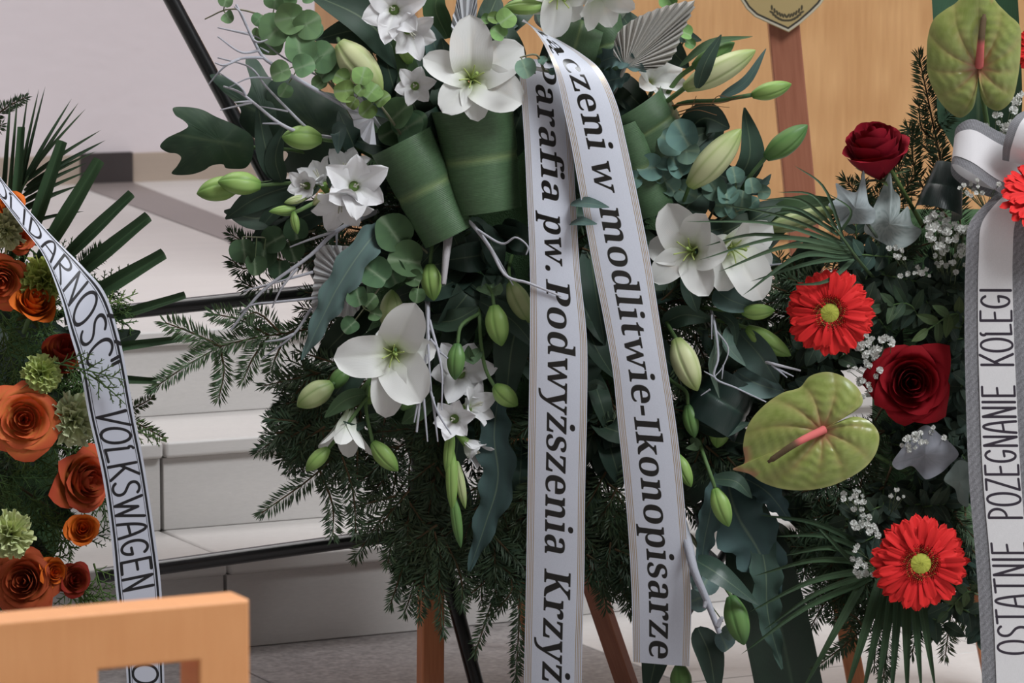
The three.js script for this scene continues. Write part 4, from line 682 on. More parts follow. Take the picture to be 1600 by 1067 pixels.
// lobed leaves at the left edge
function lobed(label, out, ctr, z, stalk, col) {
  const g = thing('lobed_leaf', label, 'leaf', 'lobed leaves of the ' + CEN, P(stalk[0][0], stalk[0][1], stalk[0][2]));
  const ax = stalk[stalk.length - 1], dx = ctr[0] - ax[0], dy = ctr[1] - ax[1], L = Math.hypot(dx, dy);
  part(g, 'blade', outlineLeaf(new MB(), out, ctr, z, (x, y, u) => { const s = (x * dy - y * dx) / L, t = (x * dx + y * dy) / L; return -0.00022 * Math.abs(s) * Math.abs(s) * 0.04 - 0.012 * sm(20, 90, t) + 0.003 * Math.sin(t * 0.13) * u; }, (x, y, u, v) => { const s = Math.abs((x * dy - y * dx) / L), t = (x * dx + y * dy) / L; const q = Math.exp(-s * s * 0.12) * 0.3 + 0.12 * Math.exp(-Math.pow(Math.sin((t + s * 0.8) * 0.11) * 4, 2)); return mix(mix(col, [col[0] * 0.9, col[1] * 0.88, col[2] * 0.92], 0.5 + 0.5 * Math.sin(x * 0.15 + y * 0.1)), [0.16, 0.22, 0.12], q); }, 9, 5), M.leaf);
  part(g, 'stalk', new MB().tube(path(stalk), 0.003, G.stem), M.leaf);
}
lobed('dark green lobed leaf with wavy edge standing out over the pale floor', [[270, 169], [289, 167], [315, 171], [337, 182], [371, 197], [394, 214], [394, 247], [384, 262], [366, 264], [352, 262], [349, 257], [330, 259], [319, 266], [296, 273], [268, 271], [277, 259], [283, 246], [276, 240], [262, 238], [250, 229], [259, 217], [272, 210], [285, 204], [294, 197], [285, 187], [274, 180]], [345, 222], 0.04, [[560, 260, -0.05], [460, 235, 0.0], [392, 230, 0.035]], hex(0x3a523e));
lobed('dark green lobed leaf behind the white twigs, against the black tube', [[328, 117], [352, 119], [372, 133], [384, 150], [392, 132], [384, 92], [400, 92], [420, 120], [440, 140], [462, 165], [470, 205], [440, 225], [405, 220], [385, 205], [374, 190], [376, 172], [362, 155], [345, 140]], [415, 180], 0.0, [[560, 250, -0.06], [500, 220, -0.03], [462, 202, 0.0]], hex(0x384c3f));
lobed('very dark lobed leaf behind the plump green bud', [[420, 130], [450, 120], [490, 140], [530, 150], [560, 190], [565, 240], [530, 280], [480, 280], [440, 262], [450, 240], [425, 225], [440, 200], [420, 170]], [500, 205], 0.01, [[580, 280, -0.06], [560, 250, -0.02], [545, 235, 0.01]], hex(0x384c3f));

// broad dark leaves, each placed
const DL = (label, pts, w, col = G.dark, n = V(rr(-0.5, 0.5), rr(-0.2, 0.7), 1), mat = M.leaf, o = {}) => leafThing('lance_leaf', label, 'leaf', 'lance shaped leaves of the ' + CEN, pts, mm(w / 2), { col, n, ...o }, mat);
DL('broad dark leaf arching over the large pale lily bud', [[645, 110, 0.02], [570, 30, 0.07], [480, -12, 0.06]], 66, hex(0x33473a));
DL('dark leaf behind the base of the large pale lily bud', [[640, 90, 0.03], [570, 48, 0.06], [492, 62, 0.06]], 54, hex(0x384c3f));
DL('upright dark leaf between the pale bud and the top gladiolus', [[630, 190, 0.02], [608, 110, 0.05], [588, 40, 0.05]], 40, hex(0x384c3f));
DL('green leaf under the top gladiolus floret', [[640, 160, 0.05], [636, 105, 0.085], [612, 52, 0.08]], 34, G.mid);
DL('dark pointed leaf before the lobed leaf', [[440, 282, 0.06], [418, 240, 0.085], [402, 160, 0.08]], 36, hex(0x384c3f));
DL('dark leaf standing beside the pointed leaf', [[440, 285, 0.07], [430, 245, 0.09], [446, 193, 0.09]], 34, hex(0x33483b));
DL('dark leaf below the bud pair, tip over the floor', [[480, 300, 0.03], [410, 340, 0.05], [350, 330, 0.04]], 50, hex(0x384c3f));
DL('dark leaf between gladiolus tip and round eucalyptus', [[520, 320, 0.02], [450, 350, 0.05], [385, 392, 0.05]], 46, hex(0x384c3f));
DL('small blue green leaf beside the plump bud', [[525, 225, 0.06], [530, 205, 0.10], [528, 240, 0.11]], 30, G.blue);
DL('dark leaf behind the front facing lily', [[680, 150, 0.02], [660, 110, 0.07], [640, 92, 0.07]], 40, hex(0x384c3f));
DL('dark leaf left of the rolled leaves', [[700, 160, 0.02], [700, 110, 0.05], [690, 60, 0.05]], 46, hex(0x384c3f));
DL('blue grey leaf behind the top gladiolus', [[690, 130, 0.03], [682, 80, 0.05], [665, 30, 0.05]], 40, G.blue);
DL('dark leaf under the yellowish bud', [[1100, 300, 0.02], [1070, 330, 0.06], [1075, 375, 0.06]], 60, hex(0x384c3f));
DL('dark leaf arching above the yellowish bud', [[1060, 230, 0.01], [1100, 185, 0.05], [1140, 200, 0.04]], 56, hex(0x33473c));
DL('blue green leaf below the half hidden lily', [[1118, 452, 0.07], [1140, 468, 0.10], [1180, 482, 0.09]], 42, G.blue);
DL('blue green leaf between the long bud and the rolled shiny leaf', [[1155, 520, 0.06], [1190, 560, 0.10], [1215, 598, 0.09]], 56, hex(0x50675f));
DL('blue green leaf above the flat anthurium', [[1150, 580, 0.06], [1185, 600, 0.09], [1225, 612, 0.08]], 50, hex(0x5a726c));
DL('narrow green leaf hanging before the shiny rolled leaf', [[1112, 488, 0.06], [1122, 540, 0.11], [1112, 570, 0.115], [1124, 622, 0.11]], 17, hex(0x55695a), V(0.4, 0, 1));
DL('narrow leaf curved left of the blue green leaf', [[1140, 510, 0.07], [1138, 540, 0.11], [1165, 572, 0.11]], 22, hex(0x5f776b));
DL('dark leaf below the touching lily', [[1070, 430, 0.03], [1080, 460, 0.08], [1090, 488, 0.08]], 34, hex(0x3a4f43));
DL('striped shiny leaf before the thick bare twig', [[1082, 872, 0.09], [1120, 895, 0.12], [1185, 945, 0.115]], 38, hex(0x3c5348), V(-0.2, 0.8, 1), M.gloss, { streak: 1 });
DL('green leaf under the shiny rolled leaf', [[1085, 660, 0.06], [1130, 672, 0.09], [1172, 660, 0.08]], 28, hex(0x43584c));
DL('long dark leaf below the broad dark bud', [[1090, 980, 0.04], [1108, 1020, 0.06], [1120, 1095, 0.05]], 48, hex(0x35483d));
DL('dark leaf below the end of the Ikonopisarze ribbon', [[1040, 900, -0.03], [1030, 1000, 0.0], [1010, 1095, 0.02]], 56, hex(0x384c3f));
DL('dark leaf hanging beside the Parafia ribbon', [[820, 470, 0.02], [800, 540, 0.07], [790, 640, 0.06]], 60, hex(0x384c3f));
DL('dark leaf between the two ribbons, upper', [[920, 380, 0.02], [930, 450, 0.08], [945, 540, 0.08]], 44, hex(0x3b5044));
DL('dark leaf between the two ribbons, lower', [[910, 480, 0.02], [930, 540, 0.07], [960, 590, 0.07]], 40, hex(0x384c3f));
DL('small leaf tip over the modlitwie ribbon, upper', [[892, 318, 0.15], [918, 317, 0.18], [952, 324, 0.18]], 20, G.blue, V(0, 0.7, 1));
DL('small leaf tip over the modlitwie ribbon, lower', [[890, 350, 0.15], [908, 346, 0.18], [933, 350, 0.18]], 17, G.blue, V(0, 0.7, 1));
DL('small green leaf between the ribbons near their middle', [[918, 610, 0.10], [932, 600, 0.13], [948, 608, 0.13]], 18, hex(0x4b6052));
DL('dark leaf behind the three green buds', [[700, 480, 0.0], [730, 460, 0.06], [680, 520, 0.06]], 50, hex(0x384c3f));
DL('dark curled leaf above the three green buds', [[660, 500, 0.02], [710, 500, 0.08], [748, 480, 0.07]], 36, hex(0x3a4f3e));
DL('dark leaf below the broad petalled lily', [[690, 600, 0.03], [655, 640, 0.07], [628, 662, 0.06]], 36, hex(0x47603f));
DL('green leaf under the hanging gladiolus', [[760, 590, 0.04], [745, 630, 0.08], [718, 640, 0.08]], 30, hex(0x3d5536));
DL('green leaf behind the pale pleated fan leaf at the top of the wreath', [[700, 60, 0.0], [680, 10, 0.03], [690, -20, 0.03]], 40, G.mid);
for (let k = 0; k < 60; k++) { // the depth of the wreath is packed with dark leaves
  const a = rr(0, 6.28), q = Math.sqrt(rnd()), x = 800 + Math.cos(a) * q * 290, y = 440 + Math.sin(a) * q * 330, d = Math.atan2(y - 380, x - 800) + rr(-0.7, 0.7), L = rr(80, 140), z = rr(0.0, 0.04);
  DL('dark lance shaped leaf in the depth behind ' + near(x + Math.cos(d) * L * 0.6, y + Math.sin(d) * L * 0.6), [[x, y, z - 0.05], [x + Math.cos(d) * L * 0.5, y + Math.sin(d) * L * 0.5, z + 0.025], [x + Math.cos(d) * L, y + Math.sin(d) * L, z]], rr(34, 56), vary(hex(0x384c3f), 0.25));
}

for (let k = 0; k < 34; k++) {                           // right flank between the ribbon and the anthurium
  const x = rr(1040, 1150), y = rr(230, 800), d = rr(-0.9, 1.3), L = rr(80, 130), z = rr(-0.02, 0.03);
  DL('dark lance shaped filler leaf at the flank behind ' + near(x + Math.cos(d) * L * 0.6, y + Math.sin(d) * L * 0.6), [[x, y, z - 0.05], [x + Math.cos(d) * L * 0.5, y + Math.sin(d) * L * 0.5, z + 0.025], [x + Math.cos(d) * L, y + Math.sin(d) * L, z]], rr(34, 56), vary(hex(0x384c3f), 0.25));
}

for (const [x0, x1, y0, y1, n] of [[690, 800, 330, 450, 16], [880, 990, 110, 240, 14], [900, 1000, 280, 420, 8], [640, 760, 470, 600, 10], [560, 680, 300, 420, 8], [900, 960, 560, 700, 8], [770, 900, -10, 40, 9], [930, 1010, 0, 60, 6]]) for (let k = 0; k < n; k++) {
  const x = rr(x0, x1), y = rr(y0, y1), d = rr(0.2, 2.9), L = rr(70, 110), z = rr(-0.01, 0.03), q = [x + Math.cos(d) * L, y + Math.sin(d) * L];
  DL('dark lance shaped leaf tucked in behind ' + near(q[0], q[1]), [[x, y, z - 0.05], [(x + q[0]) / 2, (y + q[1]) / 2, z + 0.025], [q[0], q[1], z]], rr(30, 48), vary(hex(0x384c3f), 0.25));
}

// blue fern leaves with wavy edges
const BF = (label, pts, w, col = hex(0x4b625f), o = {}) => leafThing('blue_fern_leaf', label, 'fern leaf', 'wavy blue fern leaves of the ' + CEN, pts, mm(w / 2), { col, wave: 1.1, waves: 5, prof: PROF.lance, nu: 26, nv: 4, n: V(rr(-0.25, 0.25), 0.15, 1), ...o }, M.matte);
BF('wavy blue green fern leaf lying over the white pleated fan', [[610, 340, 0.06], [570, 385, 0.115], [530, 445, 0.125], [502, 500, 0.12], [472, 562, 0.11]], 46, hex(0x5c736e));
BF('long wavy blue fern leaf hanging beside the green gladiolus tip', [[780, 610, 0.05], [772, 680, 0.10], [778, 750, 0.105], [758, 820, 0.10], [733, 892, 0.09]], 54, hex(0x3d524f));
BF('wavy blue fern leaf hanging right of the Ikonopisarze ribbon', [[1120, 740, 0.05], [1110, 800, 0.09], [1100, 850, 0.09], [1095, 905, 0.085]], 34, hex(0x465d5a));
BF('broad wavy blue fern leaf below the flat anthurium', [[1130, 720, 0.02], [1150, 800, 0.07], [1190, 870, 0.075], [1210, 940, 0.06]], 90, hex(0x435a58));
BF('wavy blue fern leaf hanging to the stone floor', [[1170, 800, 0.03], [1195, 880, 0.08], [1200, 960, 0.08], [1222, 1045, 0.07]], 46, hex(0x40564c));
BF('small wavy blue leaf at the foot of the dried fan leaf', [[930, 100, 0.05], [965, 90, 0.09], [1010, 112, 0.085]], 32, hex(0x5b7672));
BF('wavy blue leaf under the dried fan leaf beside the folded leaf', [[925, 130, 0.04], [955, 125, 0.07], [985, 118, 0.07]], 36, hex(0x4f6a66));
BF('wavy blue leaf low beside the flat anthurium tip', [[1150, 740, 0.04], [1200, 770, 0.09], [1235, 815, 0.08]], 40, hex(0x3f5657));
leafThing('broad_leaf', 'tall broad dark leaf reaching the floor below the wavy ferns', 'leaf', 'broad leaves of the ' + CEN, [[1160, 770, -0.03], [1190, 880, 0.02], [1218, 980, 0.03], [1245, 1110, 0.02]], mm(58), { col: hex(0x33483a), prof: PROF.strap, nu: 16, n: V(-0.5, 0, 1), rib: hex(0x4a604c) }, M.gloss);
leafThing('broad_leaf', 'broad dark leaf standing behind the upright green anthurium', 'leaf', 'broad leaves of the ' + RIG, [[1530, 260, -0.02], [1528, 120, 0.02], [1520, -30, 0.02]], mm(66), { col: hex(0x3a5a44), prof: PROF.strap, nu: 14 }, M.gloss);

// ---------------------------------------------------------------- eucalyptus
const EG = 'eucalyptus of the ' + CEN;
eucalyptus('round leaved eucalyptus sprig over the thin white twigs at the top', EG, [[[560, 200, 0.03], [525, 140, 0.08], [480, 60, 0.10], [425, 30, 0.10], [360, 14, 0.09], [320, 30, 0.08]], [[500, 90, 0.09], [465, 30, 0.10], [460, -10, 0.1]], [[540, 160, 0.07], [495, 110, 0.10], [470, 100, 0.11]]],
  [[470, 45, 30], [432, 45, 27], [423, 62, 24, -0.01], [478, 38, 24, 0.01], [455, 28, 25, 0.012], [487, 52, 20], [468, 78, 26, 0.01], [440, 112, 18, 0.02], [473, 104, 19, 0.02], [500, 90, 26], [512, 110, 22], [430, 2, 17], [455, -4, 14], [352, 2, 12], [356, 26, 11], [404, 30, 11], [402, 50, 8], [480, -6, 12], [445, 140, 13], [500, 130, 13]], hex(0x6b8a60));
eucalyptus('cluster of small round eucalyptus leaves before the large pale bud', EG, [[[640, 230, 0.06], [590, 160, 0.12], [562, 140, 0.135]]], [[535, 122, 15], [566, 120, 17, 0.005], [540, 142, 18, 0.006], [562, 142, 10, 0.012], [580, 144, 18, 0.01], [596, 156, 15, 0.012], [575, 170, 15, 0.014], [552, 160, 11, 0.012]], hex(0x728f52));
eucalyptus('two broad round eucalyptus leaves above the slanting rolled leaf', EG, [[[660, 300, 0.0], [640, 230, 0.06], [610, 180, 0.08]]], [[622, 178, 25], [635, 200, 27], [612, 205, 22, -0.01], [650, 190, 18, -0.01]], hex(0x52704f));
eucalyptus('broad round eucalyptus leaves below the slanting rolled leaf', EG, [[[690, 420, 0.0], [640, 380, 0.08], [600, 440, 0.10], [555, 500, 0.11]], [[640, 380, 0.08], [655, 440, 0.1]]], [[615, 365, 31], [638, 408, 31, -0.005], [588, 428, 26], [612, 428, 24], [648, 436, 15, 0.01], [652, 460, 13, 0.015], [560, 465, 18, 0.012], [578, 472, 14, 0.012], [548, 508, 15, 0.01], [585, 490, 12, 0.013]], hex(0x4f6b49));
eucalyptus('dark round eucalyptus leaves before the pale raised floor at the wreath edge', EG, [[[520, 350, 0.0], [450, 370, 0.05], [380, 370, 0.07]]], [[381, 390, 22], [412, 396, 24], [430, 375, 22], [398, 412, 18], [455, 390, 20], [462, 360, 20], [437, 420, 18]], hex(0x425a40));
eucalyptus('heart shaped blue green eucalyptus leaves beside the folded leaf', EG, [[[1030, 330, 0.0], [1055, 270, 0.06], [1070, 200, 0.09]], [[1030, 330, 0.0], [1035, 280, 0.06], [1020, 240, 0.08]]], [[1068, 212, 26, 0.012], [1052, 222, 24], [1045, 246, 25], [1072, 236, 20], [1018, 262, 22, 0.01], [1032, 270, 20], [1015, 295, 24], [1045, 290, 20], [990, 280, 16], [1060, 262, 20], [1005, 318, 26, -0.01], [1038, 322, 28, -0.01], [1070, 300, 20, -0.01]], hex(0x6b8a7c));
eucalyptus('small blue green eucalyptus leaves between the yellowish bud and the lilies', EG, [[[1090, 380, 0.0], [1130, 310, 0.05], [1175, 300, 0.07]], [[1090, 380, 0.0], [1130, 340, 0.05], [1165, 325, 0.06]]], [[1148, 275, 15], [1118, 295, 20], [1135, 305, 18], [1175, 292, 14, 0.01], [1160, 310, 17], [1148, 325, 18], [1192, 300, 12], [1128, 322, 16], [1108, 285, 18], [1175, 318, 12]], hex(0x627f70));
eucalyptus('fresh green eucalyptus pair at the top before the front lily', EG, [[[790, 110, 0.06], [785, 50, 0.14], [782, 20, 0.14]]], [[790, 30, 17], [780, 52, 14, 0.01], [772, 28, 10], [760, 30, 9]], hex(0x76985a));
eucalyptus('eucalyptus leaf leaning from the front lily over the Parafia ribbon', EG, [[[850, 110, 0.10], [835, 85, 0.17], [812, 90, 0.17]]], [[820, 105, 17, 0.01], [848, 95, 8, 0.02], [862, 112, 6, 0.02]], hex(0x7a9a86));
eucalyptus('two pale green eucalyptus leaves beyond the dried fan leaf', EG, [[[1010, 160, -0.04], [1060, 80, 0.02], [1078, 45, 0.03]]], [[1072, 52, 13], [1078, 68, 9], [1045, 0, 15]], hex(0x769b5c));
eucalyptus('eucalyptus leaves at the lower edge beside the striped leaf', EG, [[[1060, 820, 0.0], [1090, 850, 0.05], [1100, 930, 0.06]]], [[1102, 910, 24], [1092, 935, 20], [1130, 1000, 18], [1140, 985, 15]], hex(0x7d948d));

// ---------------------------------------------------------------- dried fan leaves and white twigs
const FG = 'dried pleated fan leaves';
fan('large silver grey pleated fan leaf before the wooden cabinet', FG, [976, 106], [[958, 86], [960, 63], [971, 43, 0.01], [1017, 16, 0.015], [1087, 1, 0.01], [1082, 20], [1066, 55], [1054, 86, -0.005], [1035, 104, -0.01], [1002, 110, -0.01]], 22, hex(0xc2c0ba), [940, 190, -0.05], 0.09);
fan('white pleated fan leaf under the wavy blue fern leaf', FG, [548, 442], [[548, 384], [520, 382], [498, 384], [491, 402], [489, 440], [486, 468], [490, 492], [512, 490], [535, 497], [552, 494], [564, 478], [566, 450]], 20, hex(0xd8d8d8), [640, 420, -0.05], 0.085, 0.005);
fan('pale pleated fan leaf behind the front lily at the top', FG, [727, 66], [[706, 50], [705, 34], [712, 8], [716, -30], [742, -30], [746, 6], [744, 30], [738, 52]], 11, hex(0xc2c4c8), [740, 150, -0.05], 0.08, 0.004);
fan('small folded white fan leaf above the star shaped gladiolus', FG, [583, 183], [[565, 152], [540, 140], [521, 137], [532, 160], [548, 180], [553, 197], [564, 206], [564, 219], [577, 225], [588, 228]], 8, hex(0xd6d8de), [620, 240, -0.05], 0.10, 0.004);
fan('white dried leaf showing beside the thick bare twig', FG, [1100, 850], [[1075, 900], [1085, 925], [1105, 920], [1118, 895], [1122, 870]], 7, hex(0x9a9fa2), [1080, 780, -0.03], 0.05, 0.003);
const TG = 'white painted twigs';
twig('branching white twig fanning out over the floor at the top left of the wreath', TG, [[[560, 180, 0.02], [529, 160, 0.08], [475, 130, 0.11], [430, 103, 0.12], [412, 90, 0.12], [396, 63, 0.12], [385, 40, 0.12], [369, 7, 0.11]],
  [[412, 90, 0.12], [374, 92, 0.13], [349, 106, 0.13], [326, 132, 0.12]], [[405, 79, 0.12], [378, 82, 0.13], [340, 57, 0.13]], [[388, 53, 0.12], [340, 43, 0.12]], [[374, 92, 0.13], [350, 102, 0.14], [336, 98, 0.13]], [[396, 63, 0.12], [405, 66, 0.13], [418, 62, 0.13]], [[385, 40, 0.12], [376, 20, 0.12], [366, 10, 0.12]]], 3.8);
twig('white twig with side shoots above the lobed leaf', TG, [[[520, 216, 0.04], [470, 207, 0.10], [450, 200, 0.115], [430, 188, 0.12], [398, 162, 0.12], [374, 144, 0.12], [349, 135, 0.115]], [[394, 158, 0.12], [366, 160, 0.125]], [[394, 160, 0.12], [344, 172, 0.12]], [[437, 193, 0.12], [410, 193, 0.12]], [[384, 150, 0.12], [378, 138, 0.125], [340, 112, 0.12]]], 3.4);
twig('long thin white twig crossing the dark lobed leaf', TG, [[[500, 215, 0.06], [475, 196, 0.10], [448, 169, 0.11], [414, 133, 0.115], [392, 106, 0.115], [340, 90, 0.11]], [[450, 174, 0.11], [405, 166, 0.115]], [[425, 122, 0.115], [390, 122, 0.12], [357, 137, 0.12]], [[500, 120, 0.08], [440, 88, 0.11], [402, 58, 0.11], [385, 54, 0.11]], [[420, 82, 0.115], [406, 74, 0.12]]], 2.6);
twig('spreading white twig before the steps at the left of the wreath', TG, [[[590, 330, 0.03], [526, 361, 0.09], [485, 399, 0.11], [410, 455, 0.11], [361, 515, 0.10]], [[465, 418, 0.11], [440, 450, 0.115], [425, 481, 0.11]], [[489, 425, 0.10], [450, 436, 0.11], [380, 455, 0.11]], [[520, 462, 0.08], [489, 466, 0.10], [430, 472, 0.11], [395, 476, 0.11], [375, 488, 0.105]], [[487, 481, 0.10], [459, 522, 0.11], [410, 560, 0.10]], [[459, 522, 0.11], [440, 530, 0.11], [414, 534, 0.105]], [[526, 361, 0.09], [490, 372, 0.11], [453, 386, 0.11]], [[526, 361, 0.09], [526, 385, 0.09]]], 4);
twig('crooked white twig running from the rolled leaf onto the Parafia ribbon', TG, [[[720, 340, 0.05], [739, 352, 0.11], [765, 386, 0.13], [791, 431, 0.15], [825, 442, 0.165], [877, 463, 0.165]], [[740, 354, 0.11], [757, 366, 0.13], [787, 381, 0.15], [806, 371, 0.16], [825, 386, 0.165], [822, 398, 0.165]], [[745, 358, 0.11], [770, 392, 0.125], [802, 446, 0.13]]], 3.6);
twig('thick cut white twig stub under the slanting rolled leaf', TG, [[[705, 340, 0.03], [699, 381, 0.10], [693, 444, 0.12]]], 9, hex(0xb5b2b4));
twig('bare white twigs hanging below the broad petalled lily', TG, [[[668, 470, 0.05], [668, 540, 0.12], [660, 589, 0.14], [651, 675, 0.14]], [[660, 590, 0.14], [647, 660, 0.145]], [[660, 600, 0.14], [668, 690, 0.145]], [[664, 575, 0.14], [682, 640, 0.145], [705, 679, 0.145]], [[671, 500, 0.10], [690, 577, 0.135], [690, 641, 0.14]], [[676, 620, 0.142], [684, 690, 0.14]], [[675, 540, 0.12], [700, 560, 0.12]], [[672, 530, 0.12], [690, 550, 0.12]], [[668, 480, 0.1], [670, 560, 0.14], [674, 610, 0.145]]], 4);
twig('thin forked white twig before the shiny rolled leaf', TG, [[[1110, 480, 0.05], [1118, 515, 0.11], [1122, 560, 0.125], [1116, 589, 0.13], [1150, 606, 0.13], [1197, 628, 0.12]], [[1118, 515, 0.11], [1138, 545, 0.12], [1128, 575, 0.125], [1116, 589, 0.13]], [[1112, 492, 0.1], [1112, 530, 0.12]], [[1130, 570, 0.125], [1128, 592, 0.13]], [[1116, 589, 0.13], [1100, 580, 0.13]], [[1110, 608, 0.12], [1095, 618, 0.12]]], 2.4);
twig('white twig ends beside the red gerbera', TG, [[[1180, 560, 0.05], [1206, 568, 0.11], [1251, 579, 0.11]], [[1206, 570, 0.11], [1230, 590, 0.115]], [[1210, 574, 0.11], [1240, 588, 0.115]], [[1195, 415, 0.08], [1225, 412, 0.1]]], 3.4);
twig('thick bare white twig below the Ikonopisarze ribbon edge', TG, [[[1060, 800, 0.05], [1076, 855, 0.11], [1085, 892, 0.13], [1107, 944, 0.13], [1124, 989, 0.13]], [[1104, 938, 0.13], [1100, 950, 0.135]], [[1120, 978, 0.13], [1129, 964, 0.135]]], 9, hex(0xadaeb6));
twig('fine brown tendrils under the long level bud stem', undefined, [[[1050, 165, 0.05], [1090, 162, 0.08], [1130, 160, 0.08], [1160, 150, 0.08]], [[1060, 175, 0.05], [1100, 165, 0.08], [1140, 168, 0.08]], [[1060, 180, 0.05], [1090, 172, 0.08], [1120, 180, 0.08]], [[1080, 170, 0.08], [1088, 150, 0.085]], [[1110, 165, 0.08], [1122, 150, 0.085], [1145, 154, 0.085]]], 1.4, hex(0x8a6a4c), 'brown_tendril');

// ---------------------------------------------------------------- fir of the white lily wreath
const FIRG = 'fir branches of the ' + CEN;
fir('fir branch with spread side shoots before the steps, left of the lilies', FIRG, [[[560, 500, -0.05], [450, 520, 0.03], [344, 541, 0.05], [238, 608, 0.05]], [[344, 541, 0.05], [300, 520, 0.055], [258, 504, 0.05]], [[344, 541, 0.05], [350, 580, 0.055], [342, 622, 0.05]], [[420, 524, 0.04], [375, 500, 0.05], [332, 490, 0.05]], [[420, 526, 0.04], [395, 560, 0.05], [380, 594, 0.05]], [[440, 522, 0.04], [400, 488, 0.05], [380, 500, 0.06]], [[450, 520, 0.03], [430, 560, 0.04], [425, 580, 0.04]]], { col: hex(0x4a6042), len: 0.027, step: 0.0021 });
fir('fir branch tip pointing down left before the lower step', FIRG, [[[560, 660, -0.03], [500, 735, 0.05], [408, 802, 0.06]], [[500, 735, 0.05], [520, 790, 0.05], [520, 838, 0.05]], [[530, 700, 0.03], [552, 770, 0.05], [556, 834, 0.05]]], { col: hex(0x3c4d36), len: 0.026 });
fir('thin fir shoots behind the pale bud, against the step', FIRG, [[[540, 560, -0.06], [470, 610, 0.0], [424, 655, 0.0]], [[500, 590, -0.02], [450, 660, 0.0], [448, 690, 0.0]], [[520, 620, -0.02], [470, 690, 0.0], [440, 720, 0.0]]], { col: hex(0x3c4d36) });
fir('fir shoot beside the dark round eucalyptus', FIRG, [[[470, 420, -0.06], [400, 390, -0.01], [361, 366, 0.0]], [[430, 400, -0.03], [380, 420, 0.0], [362, 405, 0.0]], [[450, 430, -0.04], [400, 450, 0.0], [378, 440, 0.0]]], { col: hex(0x3c4d36) });
fir('hanging fir branch ending beside the wooden leg', FIRG, [[[660, 720, -0.05], [640, 850, 0.02], [610, 945, 0.03]], [[645, 830, 0.02], [650, 900, 0.03], [632, 958, 0.03]], [[655, 780, 0.0], [615, 840, 0.03], [606, 880, 0.03]]], { col: hex(0x3c4d36) });
fir('hanging fir branch over the wooden leg', FIRG, [[[690, 720, -0.05], [685, 860, 0.03], [692, 990, 0.035]], [[688, 830, 0.03], [720, 900, 0.04], [722, 950, 0.03]], [[686, 850, 0.03], [660, 910, 0.04], [655, 965, 0.03]]], { col: hex(0x3c4d36) });
fir('hanging fir branch tip before the black tube', FIRG, [[[800, 780, -0.05], [780, 900, 0.02], [742, 1022, 0.03]], [[790, 850, 0.0], [765, 900, 0.03], [720, 940, 0.03]], [[785, 870, 0.0], [800, 920, 0.03], [770, 960, 0.03]]], { col: hex(0x3c4d36), len: 0.022 });
fir('long fir tip hanging along the Parafia ribbon', FIRG, [[[812, 820, -0.05], [812, 950, 0.02], [806, 1062, 0.02]]], { col: hex(0x3c4d36), len: 0.022 });
fir('fir tip between the ribbons before the pale step', FIRG, [[[940, 800, -0.05], [960, 880, 0.02], [986, 958, 0.03]], [[945, 840, 0.0], [940, 900, 0.03], [948, 950, 0.03]]], { col: hex(0x3c4d36) });
fir('fir tuft between the top gladiolus and the large pale bud', FIRG, [[[620, 160, -0.08], [590, 100, -0.04], [560, 50, -0.03]], [[600, 120, -0.05], [570, 110, -0.03], [555, 80, -0.03]], [[600, 110, -0.05], [605, 70, -0.03], [590, 50, -0.03]]], { col: hex(0x3c4d36) });
for (let k = 0; k < 120; k++) {                           // dense dark fir inside and below
  const low = k < 78, x = low ? (k < 52 ? rr(480, 1010) : rr(630, 980)) : rr(540, 1150), y = low ? (k < 52 ? (x < 620 ? rr(560, 690) : rr(560, 800)) : rr(680, 860)) : x > 900 ? rr(430, 720) : rr(200, 720), d = low ? Math.PI / 2 + (x - 800) / -420 * 0.9 + rr(-0.35, 0.35) : Math.atan2(y - 420, x - 800) + rr(-0.6, 0.6), L = Math.min(rr(110, 180), low ? Math.max(50, (x > 930 ? 950 : x < 560 ? 745 : x < 630 ? 790 : x < 680 ? 900 : 940) - y) : 999), z = rr(-0.02, 0.03), e = (f, a) => [x + Math.cos(d + a) * L * f, y + Math.sin(d + a) * L * f, z + 0.02 * (1 - f)];
  const ax = [[[x, y, -0.07], e(0.5, 0), e(1, 0)]];
  for (const [f, s] of [[0.2, 1], [0.3, -1], [0.48, 1], [0.55, -1]]) { const b = e(f, 0), l = L * (0.85 - f) * 0.75, q = d + s * rr(0.5, 0.8); ax.push([b, [b[0] + Math.cos(q) * l, b[1] + Math.sin(q) * l, z + 0.01]]); }
  fir((low ? 'dark hanging fir branch ending beside ' : 'dark fir branch deep among the leaves behind ') + near(e(0.75, 0)[0], e(0.75, 0)[1]), FIRG, ax, { col: vary(hex(0x3c4d36), 0.2), step: 0.0034 });
}

// ---------------------------------------------------------------- orange rose wreath
const YR = [[0.80, 0.40, 0.09], [0.72, 0.13, 0.05], [0.68, 0.12, 0.05]], OR = [[0.72, 0.20, 0.015], [0.74, 0.16, 0.02], [0.70, 0.15, 0.015]], DR = [[0.42, 0.10, 0.02], [0.30, 0.022, 0.016], [0.3, 0.03, 0.015]], BR = [[0.70, 0.28, 0.06], [0.56, 0.085, 0.04], [0.56, 0.09, 0.04]];
const RL = 'orange and red roses of the ' + LEF;
rose('large orange red rose with yellow petal bases in the middle of the orange wreath', RL, 38, 655, 0.15, [0.15, 0.15, 1], 55, YR, { mat: M.warm, n: 24, curl: 0.42, point: 0.05, tall: 0.9 });
rose('brick red rose half under the black edged ribbon', RL, 146, 752, 0.10, [0.75, 0.05, 0.75], 50, BR, { mat: M.warm, n: 26, curl: 0.3, tall: 1.1 });
rose('red and yellow rose at the very edge of the orange wreath', RL, 2, 442, 0.12, [0.1, -0.15, 1], 42, YR, { mat: M.warm, n: 24, curl: 0.35 });
